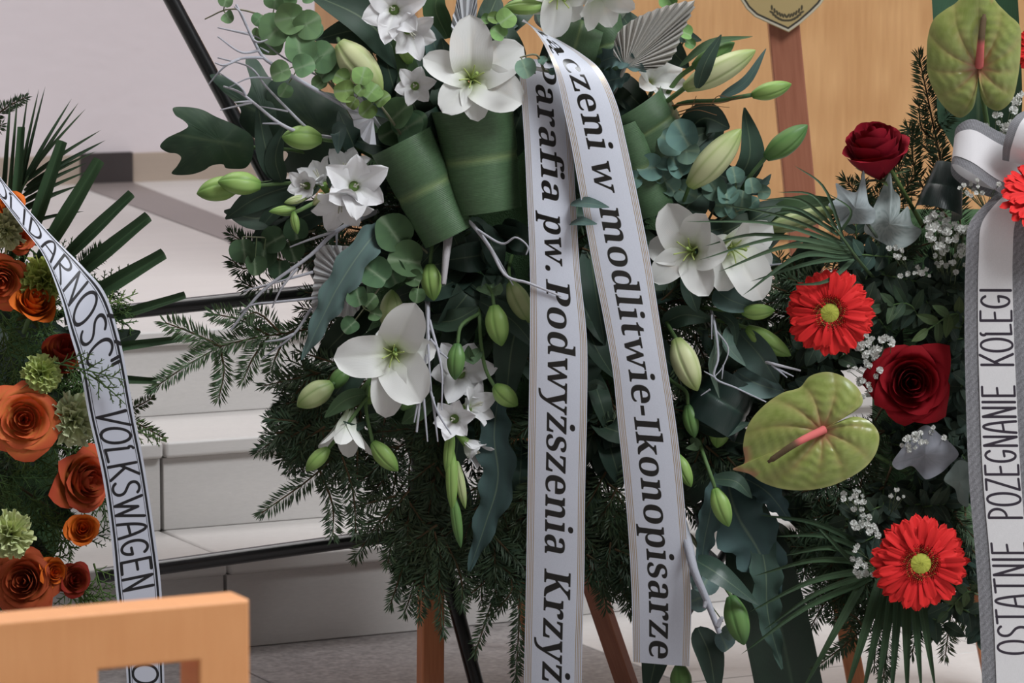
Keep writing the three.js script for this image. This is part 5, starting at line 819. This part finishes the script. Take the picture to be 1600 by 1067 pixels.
rose('small pure orange rose below the yellow green carnation', RL, 58, 462, 0.13, [0.3, 0.65, 0.7], 36, OR, { mat: M.warm, n: 20, curl: 0.28, point: 0.04, tall: 1.4 });
rose('dark red rose with yellow streak behind the black edged ribbon', RL, 103, 538, 0.10, [0.2, 0.6, 0.6], 40, DR, { mat: M.warm, n: 16, curl: 0.1, tall: 1.5 });
rose('small orange rose under the brick red rose', RL, 130, 824, 0.12, [0.2, 0.4, 0.9], 27, OR, { mat: M.warm, n: 18, curl: 0.3, point: 0.04, tall: 1.2 });
rose('dark orange rose low in the orange wreath behind the chair back', RL, 34, 908, 0.11, [-0.1, 0.2, 1], 52, [[0.45, 0.12, 0.03], [0.40, 0.07, 0.025], [0.4, 0.08, 0.03]], { mat: M.warm, n: 24, curl: 0.45, tall: 0.9 });
rose('little orange rose between the cypress sprays low in the wreath', RL, 88, 893, 0.10, [0.4, 0.2, 0.8], 24, OR, { mat: M.warm, n: 16, curl: 0.35, point: 0.05 });
rose('dark red rose low beside the black edged ribbon', RL, 120, 905, 0.09, [0.4, 0.2, 0.8], 28, DR, { mat: M.warm, n: 18, curl: 0.35 });
rose('orange rose at the top under the black edged ribbon', RL, 10, 322, 0.07, [-0.1, 0.3, 1], 26, OR, { mat: M.warm, n: 18, curl: 0.4 });
rose('orange rose beside the pale top carnation', RL, 34, 372, 0.06, [0.3, 0.1, 1], 22, BR, { mat: M.warm, n: 16, curl: 0.4 });
carnation('yellow green carnation above the small orange rose', 68, 436, 0.10, [0.15, 0.4, 0.9], 36, [0.52, 0.60, 0.17]);
carnation('bright green carnation between the dark red and the large rose', 66, 584, 0.12, [0.2, 0.15, 1], 30, [0.62, 0.72, 0.28]);
carnation('pale green carnation beside the large orange red rose', 114, 656, 0.11, [0.1, 0.1, 1], 40, [0.72, 0.78, 0.50]);
carnation('pale green carnation low at the edge of the orange wreath', 16, 836, 0.12, [0.1, 0.1, 1], 36, [0.66, 0.72, 0.38]);
carnation('pale carnation at the top under the black edged ribbon', 8, 360, 0.10, [0, 0.1, 1], 30, [0.68, 0.70, 0.42]);
{
  const frond = (label, name, hub, group, list, o = {}) => {
    const g = thing(name, label, 'palm leaf', group, P(...hub));
    list.forEach(([pts, w, prof]) => part(g, 'leaflet', blade(new MB(), pts, mm(w / 2), { prof: prof ?? o.prof ?? PROF.spear, col: vary(o.col ?? hex(0x3b5238), 0.15), cup: o.cup ?? 0.5, nu: o.nu ?? 8, nv: 2, n: V(rr(-0.4, 0.2), rr(-0.1, 0.6), 1), rib: hex(0x4d6645) }), M.leaf));
    if (o.rachis) part(g, 'rachis', new MB().tube(path(o.rachis), (t) => 0.003 - 0.0018 * t, hex(0x4b6040), 6), M.leaf);
    return g;
  };
  const st = (b, e, w) => [[[b[0], b[1], -0.02], [(b[0] + e[0]) / 2, (b[1] + e[1]) / 2, 0.03], [e[0], e[1], 0.03]], w * 0.95, PROF.cut];
  frond('fan palm leaf with bluntly cut leaflets beside the black edged ribbon', 'fan_palm_leaf', [0, 560, -0.05], 'palm leaves of the ' + LEF,
    [st([14, 470], [33, 198], 17), st([30, 420], [97, 220], 24), st([40, 440], [155, 249], 27), st([60, 445], [207, 303], 22), st([70, 470], [233, 338], 26), st([80, 500], [257, 396], 27), st([90, 525], [290, 462], 18), st([90, 555], [285, 529], 15), st([100, 590], [245, 596], 15)], { cup: 0.8, col: hex(0x3f583b), nu: 10 });
  const th = (b, e, w) => [[[b[0], b[1], 0.0], [(b[0] * 0.5 + e[0] * 0.5), (b[1] + e[1]) / 2 - 3, 0.02], [e[0], e[1], 0.01]], w];
  frond('slender feather palm frond rising above the black edged ribbon', 'feather_palm_frond', [20, 345, -0.03], 'palm leaves of the ' + LEF,
    [th([6, 300], [17, 148], 9), th([14, 320], [28, 144], 8), th([22, 320], [45, 138], 8), th([26, 312], [61, 138], 9), th([30, 308], [71, 134], 9), th([34, 290], [112, 154], 9), th([38, 288], [123, 160], 9), th([40, 280], [134, 170], 9), th([40, 284], [158, 203], 10), th([42, 292], [165, 219], 11), th([38, 298], [150, 236], 9), th([36, 306], [136, 254], 10), th([34, 318], [140, 266], 9), th([34, 330], [122, 290], 12), th([40, 350], [132, 330], 8), th([50, 372], [110, 352], 8)], { rachis: [[12, 360, -0.03], [24, 320, 0.0], [44, 275, 0.01]], col: hex(0x3b5038) });
  // red gerbera wreath: palms
  const ar = (b, m, e, w) => [[b, m, e], w];
  frond('feather palm frond arching over the half hidden lily', 'feather_palm_frond', [1350, 410, 0.05], 'palm leaves of the ' + RIG,
    [ar([1322, 385, 0.13], [1210, 350, 0.17], [1068, 346, 0.17], 8), ar([1326, 390, 0.13], [1220, 372, 0.18], [1090, 407, 0.18], 10), ar([1328, 395, 0.13], [1230, 385, 0.18], [1122, 425, 0.18], 11), ar([1330, 400, 0.13], [1250, 400, 0.17], [1160, 462, 0.17], 12), ar([1332, 402, 0.13], [1270, 410, 0.16], [1172, 440, 0.16], 10), ar([1316, 378, 0.13], [1230, 340, 0.16], [1120, 318, 0.16], 7), ar([1310, 368, 0.13], [1240, 325, 0.15], [1150, 330, 0.15], 7), ar([1305, 360, 0.13], [1235, 330, 0.15], [1180, 345, 0.15], 8), ar([1300, 352, 0.13], [1250, 312, 0.15], [1190, 312, 0.14], 7), ar([1318, 372, 0.13], [1285, 290, 0.15], [1240, 258, 0.14], 6), ar([1310, 362, 0.13], [1270, 305, 0.15], [1215, 300, 0.14], 6), ar([1326, 388, 0.13], [1180, 366, 0.16], [1100, 385, 0.16], 8), ar([1334, 405, 0.12], [1290, 440, 0.14], [1230, 445, 0.14], 9), ar([1330, 398, 0.12], [1270, 375, 0.15], [1170, 402, 0.15], 8), ar([1312, 365, 0.12], [1330, 330, 0.13], [1290, 300, 0.13], 6)],
    { rachis: [[1370, 440, 0.03], [1338, 402, 0.13], [1312, 366, 0.14], [1290, 342, 0.13]], col: hex(0x4a6247), nu: 12, cup: 0.35 });
  const lw = [];
  for (const [e, w] of [[[1157, 1023], 13], [[1171, 956], 13], [[1178, 900], 12], [[1182, 804], 11], [[1211, 838], 11], [[1225, 868], 11], [[1192, 985], 12], [[1256, 800], 10], [[1250, 1085], 17], [[1318, 1095], 20], [[1345, 1100], 18], [[1368, 1100], 19], [[1392, 1100], 18], [[1418, 1095], 20], [[1440, 1085], 18], [[1462, 1080], 18]]) { const s = e[0] < 1240, b = s ? [1362, 878 + (e[1] - 900) * 0.2] : [1352 + (e[0] - 1250) * 0.38, 900]; lw.push([[[b[0], b[1], 0.06], [(b[0] + e[0]) / 2, (b[1] + e[1]) / 2 - (s ? 14 : 0), 0.11], [e[0], e[1], 0.10]], w]); }
  frond('palm leaf spreading its leaflets low under the red gerberas', 'feather_palm_frond', [1385, 880, 0.02], 'palm leaves of the ' + RIG, lw, { rachis: [[1400, 860, 0.0], [1370, 880, 0.05], [1350, 905, 0.06]], col: hex(0x3a5238), nu: 10, cup: 0.45 });
}
const FL = 'fir branches of the ' + LEF, CL = 'cypress sprays of the ' + LEF;
fir('fir tip at the upper edge of the orange rose wreath', FL, [[[-40, 240, -0.05], [0, 175, 0.0], [40, 152, 0.0]], [[-10, 190, 0.0], [-4, 200, 0.01], [2, 195, 0.01]]], { col: hex(0x4a5b45), len: 0.016 });
fir('fir tip peeping out beside the black edged ribbon', FL, [[[120, 640, -0.06], [190, 645, 0.0], [238, 622, 0.02]], [[180, 650, 0.0], [215, 662, 0.01], [255, 684, 0.01]]], { col: hex(0x4a5b3c), len: 0.016 });
fir('thin needles beside the lower part of the black edged ribbon', FL, [[[150, 700, -0.06], [190, 760, -0.01], [222, 830, 0.0]]], { col: hex(0x3c4d36), len: 0.028, step: 0.008, sparse: 1 });
cypress('cypress shoot lying across the black edged ribbon', CL, [84, 566, 0.165], [196, 592, 0.17], { col: hex(0x4d6337) });
cypress('cypress shoot slanting over the black edged ribbon', CL, [138, 584, 0.165], [196, 632, 0.17], { col: hex(0x4d6337) });
cypress('cypress shoot beside the blunt palm leaflets', CL, [160, 478, 0.06], [216, 458, 0.06], { col: hex(0x5d7440) });
cypress('cypress shoot showing on the far side of the black edged ribbon', CL, [190, 665, 0.06], [262, 690, 0.06], { col: hex(0x50663b) });
for (let k = 0; k < 120; k++) { const x = rr(-60, 150), y = rr(380, 940), d = rr(-0.6, 2.2), L = rr(60, 115), z = rr(0.0, 0.09); cypress('green cypress spray ending beside ' + near(x + Math.cos(d) * L * 0.7, y + Math.sin(d) * L * 0.7), CL, [x, y, z - 0.05], [Math.min(205, x + Math.cos(d) * L), y + Math.sin(d) * L, z], { col: vary(hex(0x4d6639), 0.25) }); }
for (let k = 0; k < 14; k++) { const x = rr(-60, 120), y = rr(360, 900), d = rr(-0.8, 2.4), L = rr(90, 130); fir('dark fir branch in the depth behind ' + near(x + Math.cos(d) * L * 0.7, y + Math.sin(d) * L * 0.7), FL, [[[x, y, -0.06], [x + Math.cos(d) * L * 0.5, y + Math.sin(d) * L * 0.5, 0.0], [x + Math.cos(d) * L, y + Math.sin(d) * L, 0.0]]], { col: hex(0x3c4d36) }); }
for (let k = 0; k < 14; k++) { const x = rr(-20, 130), y = rr(400, 900), d = rr(-0.6, 2.2), L = rr(60, 100); leafThing('lance_leaf', 'dark leaf in the depth behind ' + near(x + Math.cos(d) * L * 0.6, y + Math.sin(d) * L * 0.6), 'leaf', 'lance shaped leaves of the ' + LEF, [[x, y, -0.05], [x + Math.cos(d) * L * 0.5, y + Math.sin(d) * L * 0.5, 0.0], [x + Math.cos(d) * L, y + Math.sin(d) * L, -0.01]], mm(22), { col: vary(hex(0x384c3f), 0.2) }); }

// ---------------------------------------------------------------- red gerbera wreath
const RED = [[0.21, 0.004, 0.010], [0.27, 0.006, 0.012], [0.21, 0.004, 0.010]];
rose('dark red rose seen from the side above the silver leaves', 'red roses of the ' + RIG, 1362, 202, 0.10, [-0.2, 0.9, 0.36], 54, [[0.20, 0.004, 0.016], [0.27, 0.008, 0.02], [0.2, 0.005, 0.014]], { n: 30, curl: 0.16, point: 0.05, tall: 1.6, stem: [[1390, 262, 0.09], [1412, 300, 0.07], [1440, 350, 0.0]] });
rose('full dark red rose facing front beside the flat anthurium', 'red roses of the ' + RIG, 1426, 598, 0.14, [0.02, 0.1, 1], 62, RED, { n: 24, curl: 0.34, point: 0.10, tall: 1.05, tw: 0.6 });
gerbera('red gerbera with gap in its petals beside the half hidden lily', 1297, 488, 0.13, [-0.12, 0.02, 1], 71);
gerbera('red gerbera low in the wreath above the palm leaflets', 1438, 879, 0.14, [0.0, 0.05, 1], 78);
gerbera('red gerbera seen from the side over the grey lace ribbon', 1622, 312, 0.19, [0.35, 0.55, 0.7], 66);
gerbera('red gerbera beside the upright anthurium', 1628, 78, 0.10, [-0.2, 0.1, 1], 44);
function anthurium(label, out, ctr, z, spx, tilt, stalk, axis) {
  const g = thing('anthurium', label, 'anthurium', 'green anthuriums of the ' + RIG, P(...stalk[0])), ax = Math.atan2(axis[1], axis[0]);
  const pol = (x, y) => { const a = Math.atan2(y, x) - ax, w = Math.atan2(Math.sin(a), Math.cos(a)); return [Math.hypot(x, y), Math.abs(w)]; };
  const ridge = (r, w, u) => Math.pow(Math.abs(Math.sin((w + 0.25 * u * u) * 5.2)), 0.7), cross = (r, w, u) => Math.sin(r * 0.42 + Math.sin(w * 10) * 1.2);
  const h = (x, y, u) => { const [r, w] = pol(x, y), e = sm(6, 40, r) * (1 - 0.55 * u); return 0.0042 * ridge(r, w, u) * e + 0.0007 * cross(r, w, u) * e + 0.013 * Math.sin(u * 2.4) - 0.009 * u * u + tilt[0] * x / 1000 + tilt[1] * y / 1000 - 0.006 * Math.exp(-w * w * 14) * sm(10, 60, r); };
  part(g, 'spathe', outlineLeaf(new MB(), out, ctr, z, h, (x, y, u) => { const [r, w] = pol(x, y); const vein = (1 - ridge(r, w, u)) * 0.55 * (1 - 0.75 * u), centre = Math.exp(-r * r / 300) * 0.9, tipk = w < 0.2 ? sm(0.86, 1, u) * 0.8 : 0, mot = n16(x / 160 + 0.5, y / 160 + 0.5), mot2 = n64(x / 160, y / 160); return mix(mix(mix([0.20, 0.26, 0.055], [0.33, 0.38, 0.12], 0.6 * mot + 0.4 * mot2), [0.36, 0.38, 0.13], sm(0.93, 1, u) * 0.8), [0.42, 0.17, 0.11], Math.min(0.85, vein * (0.4 + 0.9 * mot) + centre + tipk)); }, 30, 8), M.wax);
  const [s0, s1, s2] = spx.map((p) => P(...p));
  part(g, 'spadix', new MB().tube([s0, s1, s2], (t) => mm(6.6) * (1 - 0.35 * t) * (t > 0.96 ? 0.6 : 1), (t) => mix([0.62, 0.15, 0.14], [0.11, 0.075, 0.04], sm(0.42, 0.56, t)), 12, 28), M.matte);
  part(g, 'stalk', new MB().tube(path(stalk), 0.004, G.stem), M.leaf);
}
anthurium('flat green anthurium with pink and brown spadix below the red gerbera', [[1145, 733], [1163, 723], [1161, 697], [1169, 664], [1191, 636], [1222, 614], [1250, 605], [1265, 588], [1293, 581], [1321, 590], [1343, 610], [1348, 629], [1335, 643], [1312, 655], [1292, 667], [1312, 658], [1335, 651], [1357, 657], [1373, 677], [1371, 702], [1357, 725], [1335, 742], [1298, 759], [1256, 766], [1219, 763], [1190, 753], [1170, 740]], [1284, 674], 0.13, [[1288, 671, 0.135], [1245, 692, 0.165], [1200, 722, 0.16]], [0.15, 0.1], [[1420, 740, 0.0], [1330, 690, 0.08], [1284, 674, 0.125]], [-1, 0.42]);
anthurium('upright green anthurium with pink and brown spadix at the top of the red wreath', [[1528, -50], [1515, -30], [1496, 2], [1477, 15], [1459, 30], [1450, 56], [1448, 86], [1449, 112], [1459, 142], [1477, 169], [1500, 184], [1518, 172], [1526, 150], [1529, 120], [1532, 148], [1541, 165], [1560, 173], [1580, 158], [1590, 124], [1595, 75], [1593, 40], [1575, 22], [1556, 2], [1540, -30]], [1529, 106], 0.12, [[1530, 104, 0.125], [1533, 64, 0.155], [1538, 22, 0.15]], [0.1, -0.2], [[1560, 300, 0.0], [1540, 180, 0.07], [1529, 108, 0.115]], [0, -1]);
function cutLeaf(label, out, ctr, z, col, stalk, mottle = 0.3) {
  const g = thing('silver_leaf', label, 'silver leaf', 'silver sprayed leaves of the ' + RIG, P(...stalk[0]));
  part(g, 'blade', outlineLeaf(new MB(), out, ctr, z, (x, y, u) => 0.010 * (1 - u) + 0.006 * Math.sin(x * 0.09) + 0.005 * Math.cos(y * 0.11 + 1), (x, y, u, v) => mix(col, mix(col, [0.10, 0.15, 0.14], 0.75), mottle * sm(0.45, 0.8, n64(x / 90 + 3, y / 90 + 3)) + 0.25 * Math.exp(-Math.pow(Math.sin(v * Math.PI * 5) * 6, 2)) * (1 - u)), 9, 5), M.matte);
  part(g, 'stalk', new MB().tube(path(stalk), 0.0025, hex(0x5d6a5a)), M.leaf);
}
cutLeaf('silver grey pointed maple leaf under the side view rose', [[1294, 320], [1308, 308], [1306, 286], [1322, 296], [1338, 300], [1349, 266], [1354, 298], [1358, 318], [1368, 330], [1364, 348], [1350, 350], [1330, 350], [1303, 360], [1312, 345], [1304, 332]], [1336, 325], 0.10, hex(0x9aa3a5), [[1390, 400, 0.0], [1370, 370, 0.08], [1345, 335, 0.10]]);
cutLeaf('pale blotched maple leaf with a tall tip beside the silver one', [[1362, 330], [1376, 300], [1391, 270], [1396, 295], [1406, 308], [1405, 335], [1400, 350], [1418, 322], [1426, 350], [1440, 360], [1428, 378], [1400, 390], [1380, 380], [1366, 372], [1350, 360]], [1390, 350], 0.09, hex(0x98a19f), [[1420, 420, 0.0], [1405, 390, 0.06], [1392, 360, 0.09]], 0.6);
cutLeaf('silver grey leaf under the front facing red rose', [[1394, 725], [1408, 702], [1425, 680], [1447, 664], [1470, 680], [1488, 695], [1498, 710], [1484, 726], [1470, 739], [1447, 749], [1439, 742], [1425, 728], [1404, 734]], [1446, 710], 0.11, hex(0x8f9199), [[1470, 660, 0.0], [1480, 690, 0.08], [1460, 705, 0.11]], 0.2);
cutLeaf('pale blue green leaf beside the grey lace ribbon', [[1475, 750], [1486, 732], [1498, 719], [1514, 724], [1518, 750], [1514, 775], [1512, 792], [1498, 784], [1492, 764]], [1500, 752], 0.12, hex(0x84948f), [[1520, 700, 0.0], [1514, 720, 0.08], [1505, 745, 0.12]], 0.1);
rolledLeaf('black green shiny rolled leaf between the red rose stem and the bow', 'rolled broad leaves of the ' + RIG, [1484, 258, 0.07], [1466, 332, 0.09], 22, 38, { arc: 4.4, col: hex(0x1c2b28), rib: hex(0x2a3b35), mat: M.gloss });
{
  const cl = (label, root, areas) => { const b = []; for (const [x, y, rx, ry, n, z, s = 6.5] of areas) for (let k = 0; k < n; k++) { const a = rr(0, 6.28), q = Math.sqrt(rnd()); b.push([x + Math.cos(a) * q * rx, y + Math.sin(a) * q * ry, s * rr(0.6, 1.15), z + rr(-0.02, 0.02)]); } babysBreath(label, root, b); };
  cl("baby's breath cluster under the shiny rolled leaf", [1480, 470, 0.0], [[1478, 372, 34, 32, 30, 0.12, 7], [1460, 345, 20, 14, 8, 0.12, 7], [1505, 380, 14, 26, 10, 0.11], [1485, 410, 26, 22, 12, 0.10, 5]]);
  cl("baby's breath between the red gerbera and the front facing rose", [1390, 620, 0.0], [[1358, 560, 22, 34, 18, 0.12, 7], [1350, 530, 10, 16, 5, 0.12, 6], [1388, 530, 14, 8, 5, 0.12], [1352, 600, 12, 24, 10, 0.12, 6], [1328, 575, 8, 8, 3, 0.12, 4.5]]);
  cl("baby's breath under the front facing red rose", [1440, 720, 0.0], [[1440, 680, 46, 14, 14, 0.13, 6], [1420, 690, 20, 14, 5, 0.13, 7]]);
  cl("baby's breath above the low gerbera", [1370, 860, 0.0], [[1330, 780, 22, 24, 10, 0.12, 5.5], [1345, 805, 18, 22, 10, 0.12, 7], [1400, 772, 14, 14, 4, 0.12, 5], [1360, 830, 14, 12, 6, 0.12, 6]]);
  cl("baby's breath at the side of the low gerbera", [1380, 900, 0.02], [[1342, 868, 10, 20, 7, 0.13, 6], [1350, 895, 14, 12, 8, 0.13, 6.5]]);
  cl("baby's breath under the upright anthurium", [1570, 270, 0.0], [[1558, 195, 22, 22, 9, 0.10, 7], [1592, 160, 12, 20, 6, 0.10, 7]]);
  cl("baby's breath beside the bow loops", [1540, 330, 0.02], [[1530, 290, 36, 12, 10, 0.16, 4.5], [1510, 300, 12, 14, 4, 0.15, 4.5]]);
  cl("baby's breath on the blotched maple leaf", [1420, 440, 0.0], [[1402, 395, 16, 16, 8, 0.115, 5], [1430, 425, 26, 14, 9, 0.11, 5]]);
}
const SR = 'leafy sprigs of the ' + RIG, FR = 'fir branches of the ' + RIG;
sprig('leafy sprig with yellowish green leaflets beside the grey lace ribbon', SR, [[1520, 510, 0.03], [1490, 490, 0.09], [1450, 515, 0.10]], { n: 5, col: hex(0x51683f), len: 36, w: 8 });
sprig('leafy sprig drooping left of the front facing rose top', SR, [[1450, 540, 0.02], [1420, 475, 0.08], [1380, 480, 0.09]], { n: 5, col: hex(0x3c523a), len: 34, w: 8 });
sprig('leafy sprig before the pale floor beside the palm leaflets', SR, [[1530, 930, 0.05], [1510, 925, 0.09], [1480, 955, 0.09]], { n: 4, col: hex(0x4e6440), len: 24, w: 7 });
for (let k = 0; k < 44; k++) { const up = k < 22, x = up ? rr(1330, 1510) : rr(1330, 1520), y = up ? rr(380, 560) : rr(650, 960), d = rr(0, 6.28), L = rr(50, 85), z = rr(0.02, 0.08); sprig('dark leafy sprig packed beside ' + near(x + Math.cos(d) * L * 0.6, y + Math.sin(d) * L * 0.6), SR, [[x, y, z - 0.05], [x + Math.cos(d) * L * 0.5, y + Math.sin(d) * L * 0.5, z + 0.01], [x + Math.cos(d) * L, y + Math.sin(d) * L, z]], { n: 5, col: vary(hex(0x384c3f), 0.25), len: rr(28, 40), w: rr(7, 11) }); }
for (let k = 0; k < 26; k++) { const x = k < 16 ? rr(1480, 1540) : rr(1285, 1345), y = k < 16 ? rr(430, 840) : rr(530, 590), d = k < 16 ? Math.PI + rr(-0.9, 0.9) : rr(0, 6.28), L = rr(45, 75), z = rr(0.02, 0.07); sprig('dark leafy sprig tucked in beside ' + near(x + Math.cos(d) * L * 0.6, y + Math.sin(d) * L * 0.6), SR, [[x, y, z - 0.05], [x + Math.cos(d) * L * 0.5, y + Math.sin(d) * L * 0.5, z + 0.01], [x + Math.cos(d) * L, y + Math.sin(d) * L, z]], { n: 5, col: vary(hex(0x384c3f), 0.25), len: rr(30, 42), w: rr(9, 13) }); }
fir('fir branch rising behind the side view red rose', FR, [[[1480, 300, -0.05], [1455, 180, 0.0], [1436, 88, 0.0]], [[1462, 220, -0.02], [1440, 200, 0.0], [1436, 165, 0.0]], [[1465, 250, -0.02], [1430, 215, 0.0], [1418, 200, 0.0]], [[1462, 210, 0.0], [1480, 180, 0.01], [1478, 150, 0.01]]], { col: hex(0x3c4d36) });
fir('fir branch behind the red rose stem', FR, [[[1480, 340, -0.05], [1430, 270, 0.01], [1425, 210, 0.01]], [[1440, 290, 0], [1400, 280, 0.01], [1380, 290, 0.01]], [[1450, 300, 0], [1470, 250, 0.01], [1460, 215, 0.01]], [[1430, 300, 0.0], [1360, 320, 0.01], [1320, 280, 0.0]]], { col: hex(0x3c4d36) });
for (let k = 0; k < 30; k++) { const x = rr(1300, 1520), y = rr(560, 900), d = Math.PI / 2 + rr(-0.2, 1.1) * (x < 1420 ? 1 : 0.2), L = rr(110, 180), e = (f, a = 0) => [x + Math.cos(d + a) * L * f, y + Math.sin(d + a) * L * f, 0.02 + rr(0, 0.02)], ax = [[[x, y, -0.03], e(0.5), e(1)]]; for (const [f, s] of [[0.3, 1], [0.4, -1]]) { const b = e(f), q = d + s * 0.7; ax.push([b, [b[0] + Math.cos(q) * L * 0.4, b[1] + Math.sin(q) * L * 0.4, 0.03]]); } fir('dark hanging fir branch ending beside ' + near(x + Math.cos(d) * L * 0.8, y + Math.sin(d) * L * 0.8), FR, ax, { col: vary(hex(0x3c4d36), 0.2), step: 0.003 }); }
for (let k = 0; k < 18; k++) { const x = rr(1340, 1530), y = rr(330, 560), d = rr(0, 6.28), L = rr(90, 130); fir('dark fir branch in the depth behind ' + near(x + Math.cos(d) * L * 0.7, y + Math.sin(d) * L * 0.7), FR, [[[x, y, -0.03], [x + Math.cos(d) * L * 0.5, y + Math.sin(d) * L * 0.5, 0.02], [x + Math.cos(d) * L, y + Math.sin(d) * L, 0.02]]], { col: hex(0x3c4d36) }); }
for (let k = 0; k < 30; k++) { const up = k < 16, x = up ? rr(1270, 1360) : rr(1270, 1400), y = up ? rr(390, 640) : rr(700, 860), d = up ? Math.PI + rr(-0.7, 0.7) : Math.PI * 0.75 + rr(-0.45, 0.45), L = up ? rr(70, 120) : rr(90, 150), z = rr(0.0, 0.04), e = (f, a = 0) => [x + Math.cos(d + a) * L * f, y + Math.sin(d + a) * L * f, z], ax = [[[x, y, -0.03], e(0.5), e(1)]]; for (const [f, s] of [[0.25, 1], [0.35, -1], [0.55, 1]]) { const b = e(f), q = d + s * 0.7; ax.push([b, [b[0] + Math.cos(q) * L * 0.4, b[1] + Math.sin(q) * L * 0.4, z + 0.01]]); } fir('dark fir branch at the flank behind ' + near(e(0.8)[0], e(0.8)[1]), FR, ax, { col: vary(hex(0x3c4d36), 0.2), step: 0.0028 }); }
for (let k = 0; k < 16; k++) { const x = rr(1180, 1300), y = k < 12 ? rr(420, 620) : rr(740, 820), d = rr(0, 6.28), L = rr(70, 110); leafThing('lance_leaf', 'dark filler leaf at the flank behind ' + near(x, y), 'leaf', 'lance shaped leaves of the ' + RIG, [[x, y, -0.06], [x + Math.cos(d) * L * 0.5, y + Math.sin(d) * L * 0.5, 0.0], [x + Math.cos(d) * L, y + Math.sin(d) * L, -0.02]], mm(22), { col: vary(hex(0x384c3f), 0.2) }); }
fir('fir tip before the pale floor under the palm leaflets', FR, [[[1390, 940, 0.0], [1330, 1000, 0.05], [1275, 1042, 0.05]], [[1350, 980, 0.04], [1330, 960, 0.05], [1300, 968, 0.05]]], { col: hex(0x3c4d36), len: 0.02 });
fir('fir tip between the hanging palm leaflets', FR, [[[1400, 900, 0.0], [1388, 1000, 0.04], [1380, 1060, 0.04]], [[1392, 960, 0.03], [1372, 990, 0.04], [1366, 1040, 0.04]]], { col: hex(0x3c4d36) });

scene.traverse((o) => { if (o.isMesh) { o.castShadow = true; o.receiveShadow = true; } });
renderer.render(scene, camera);
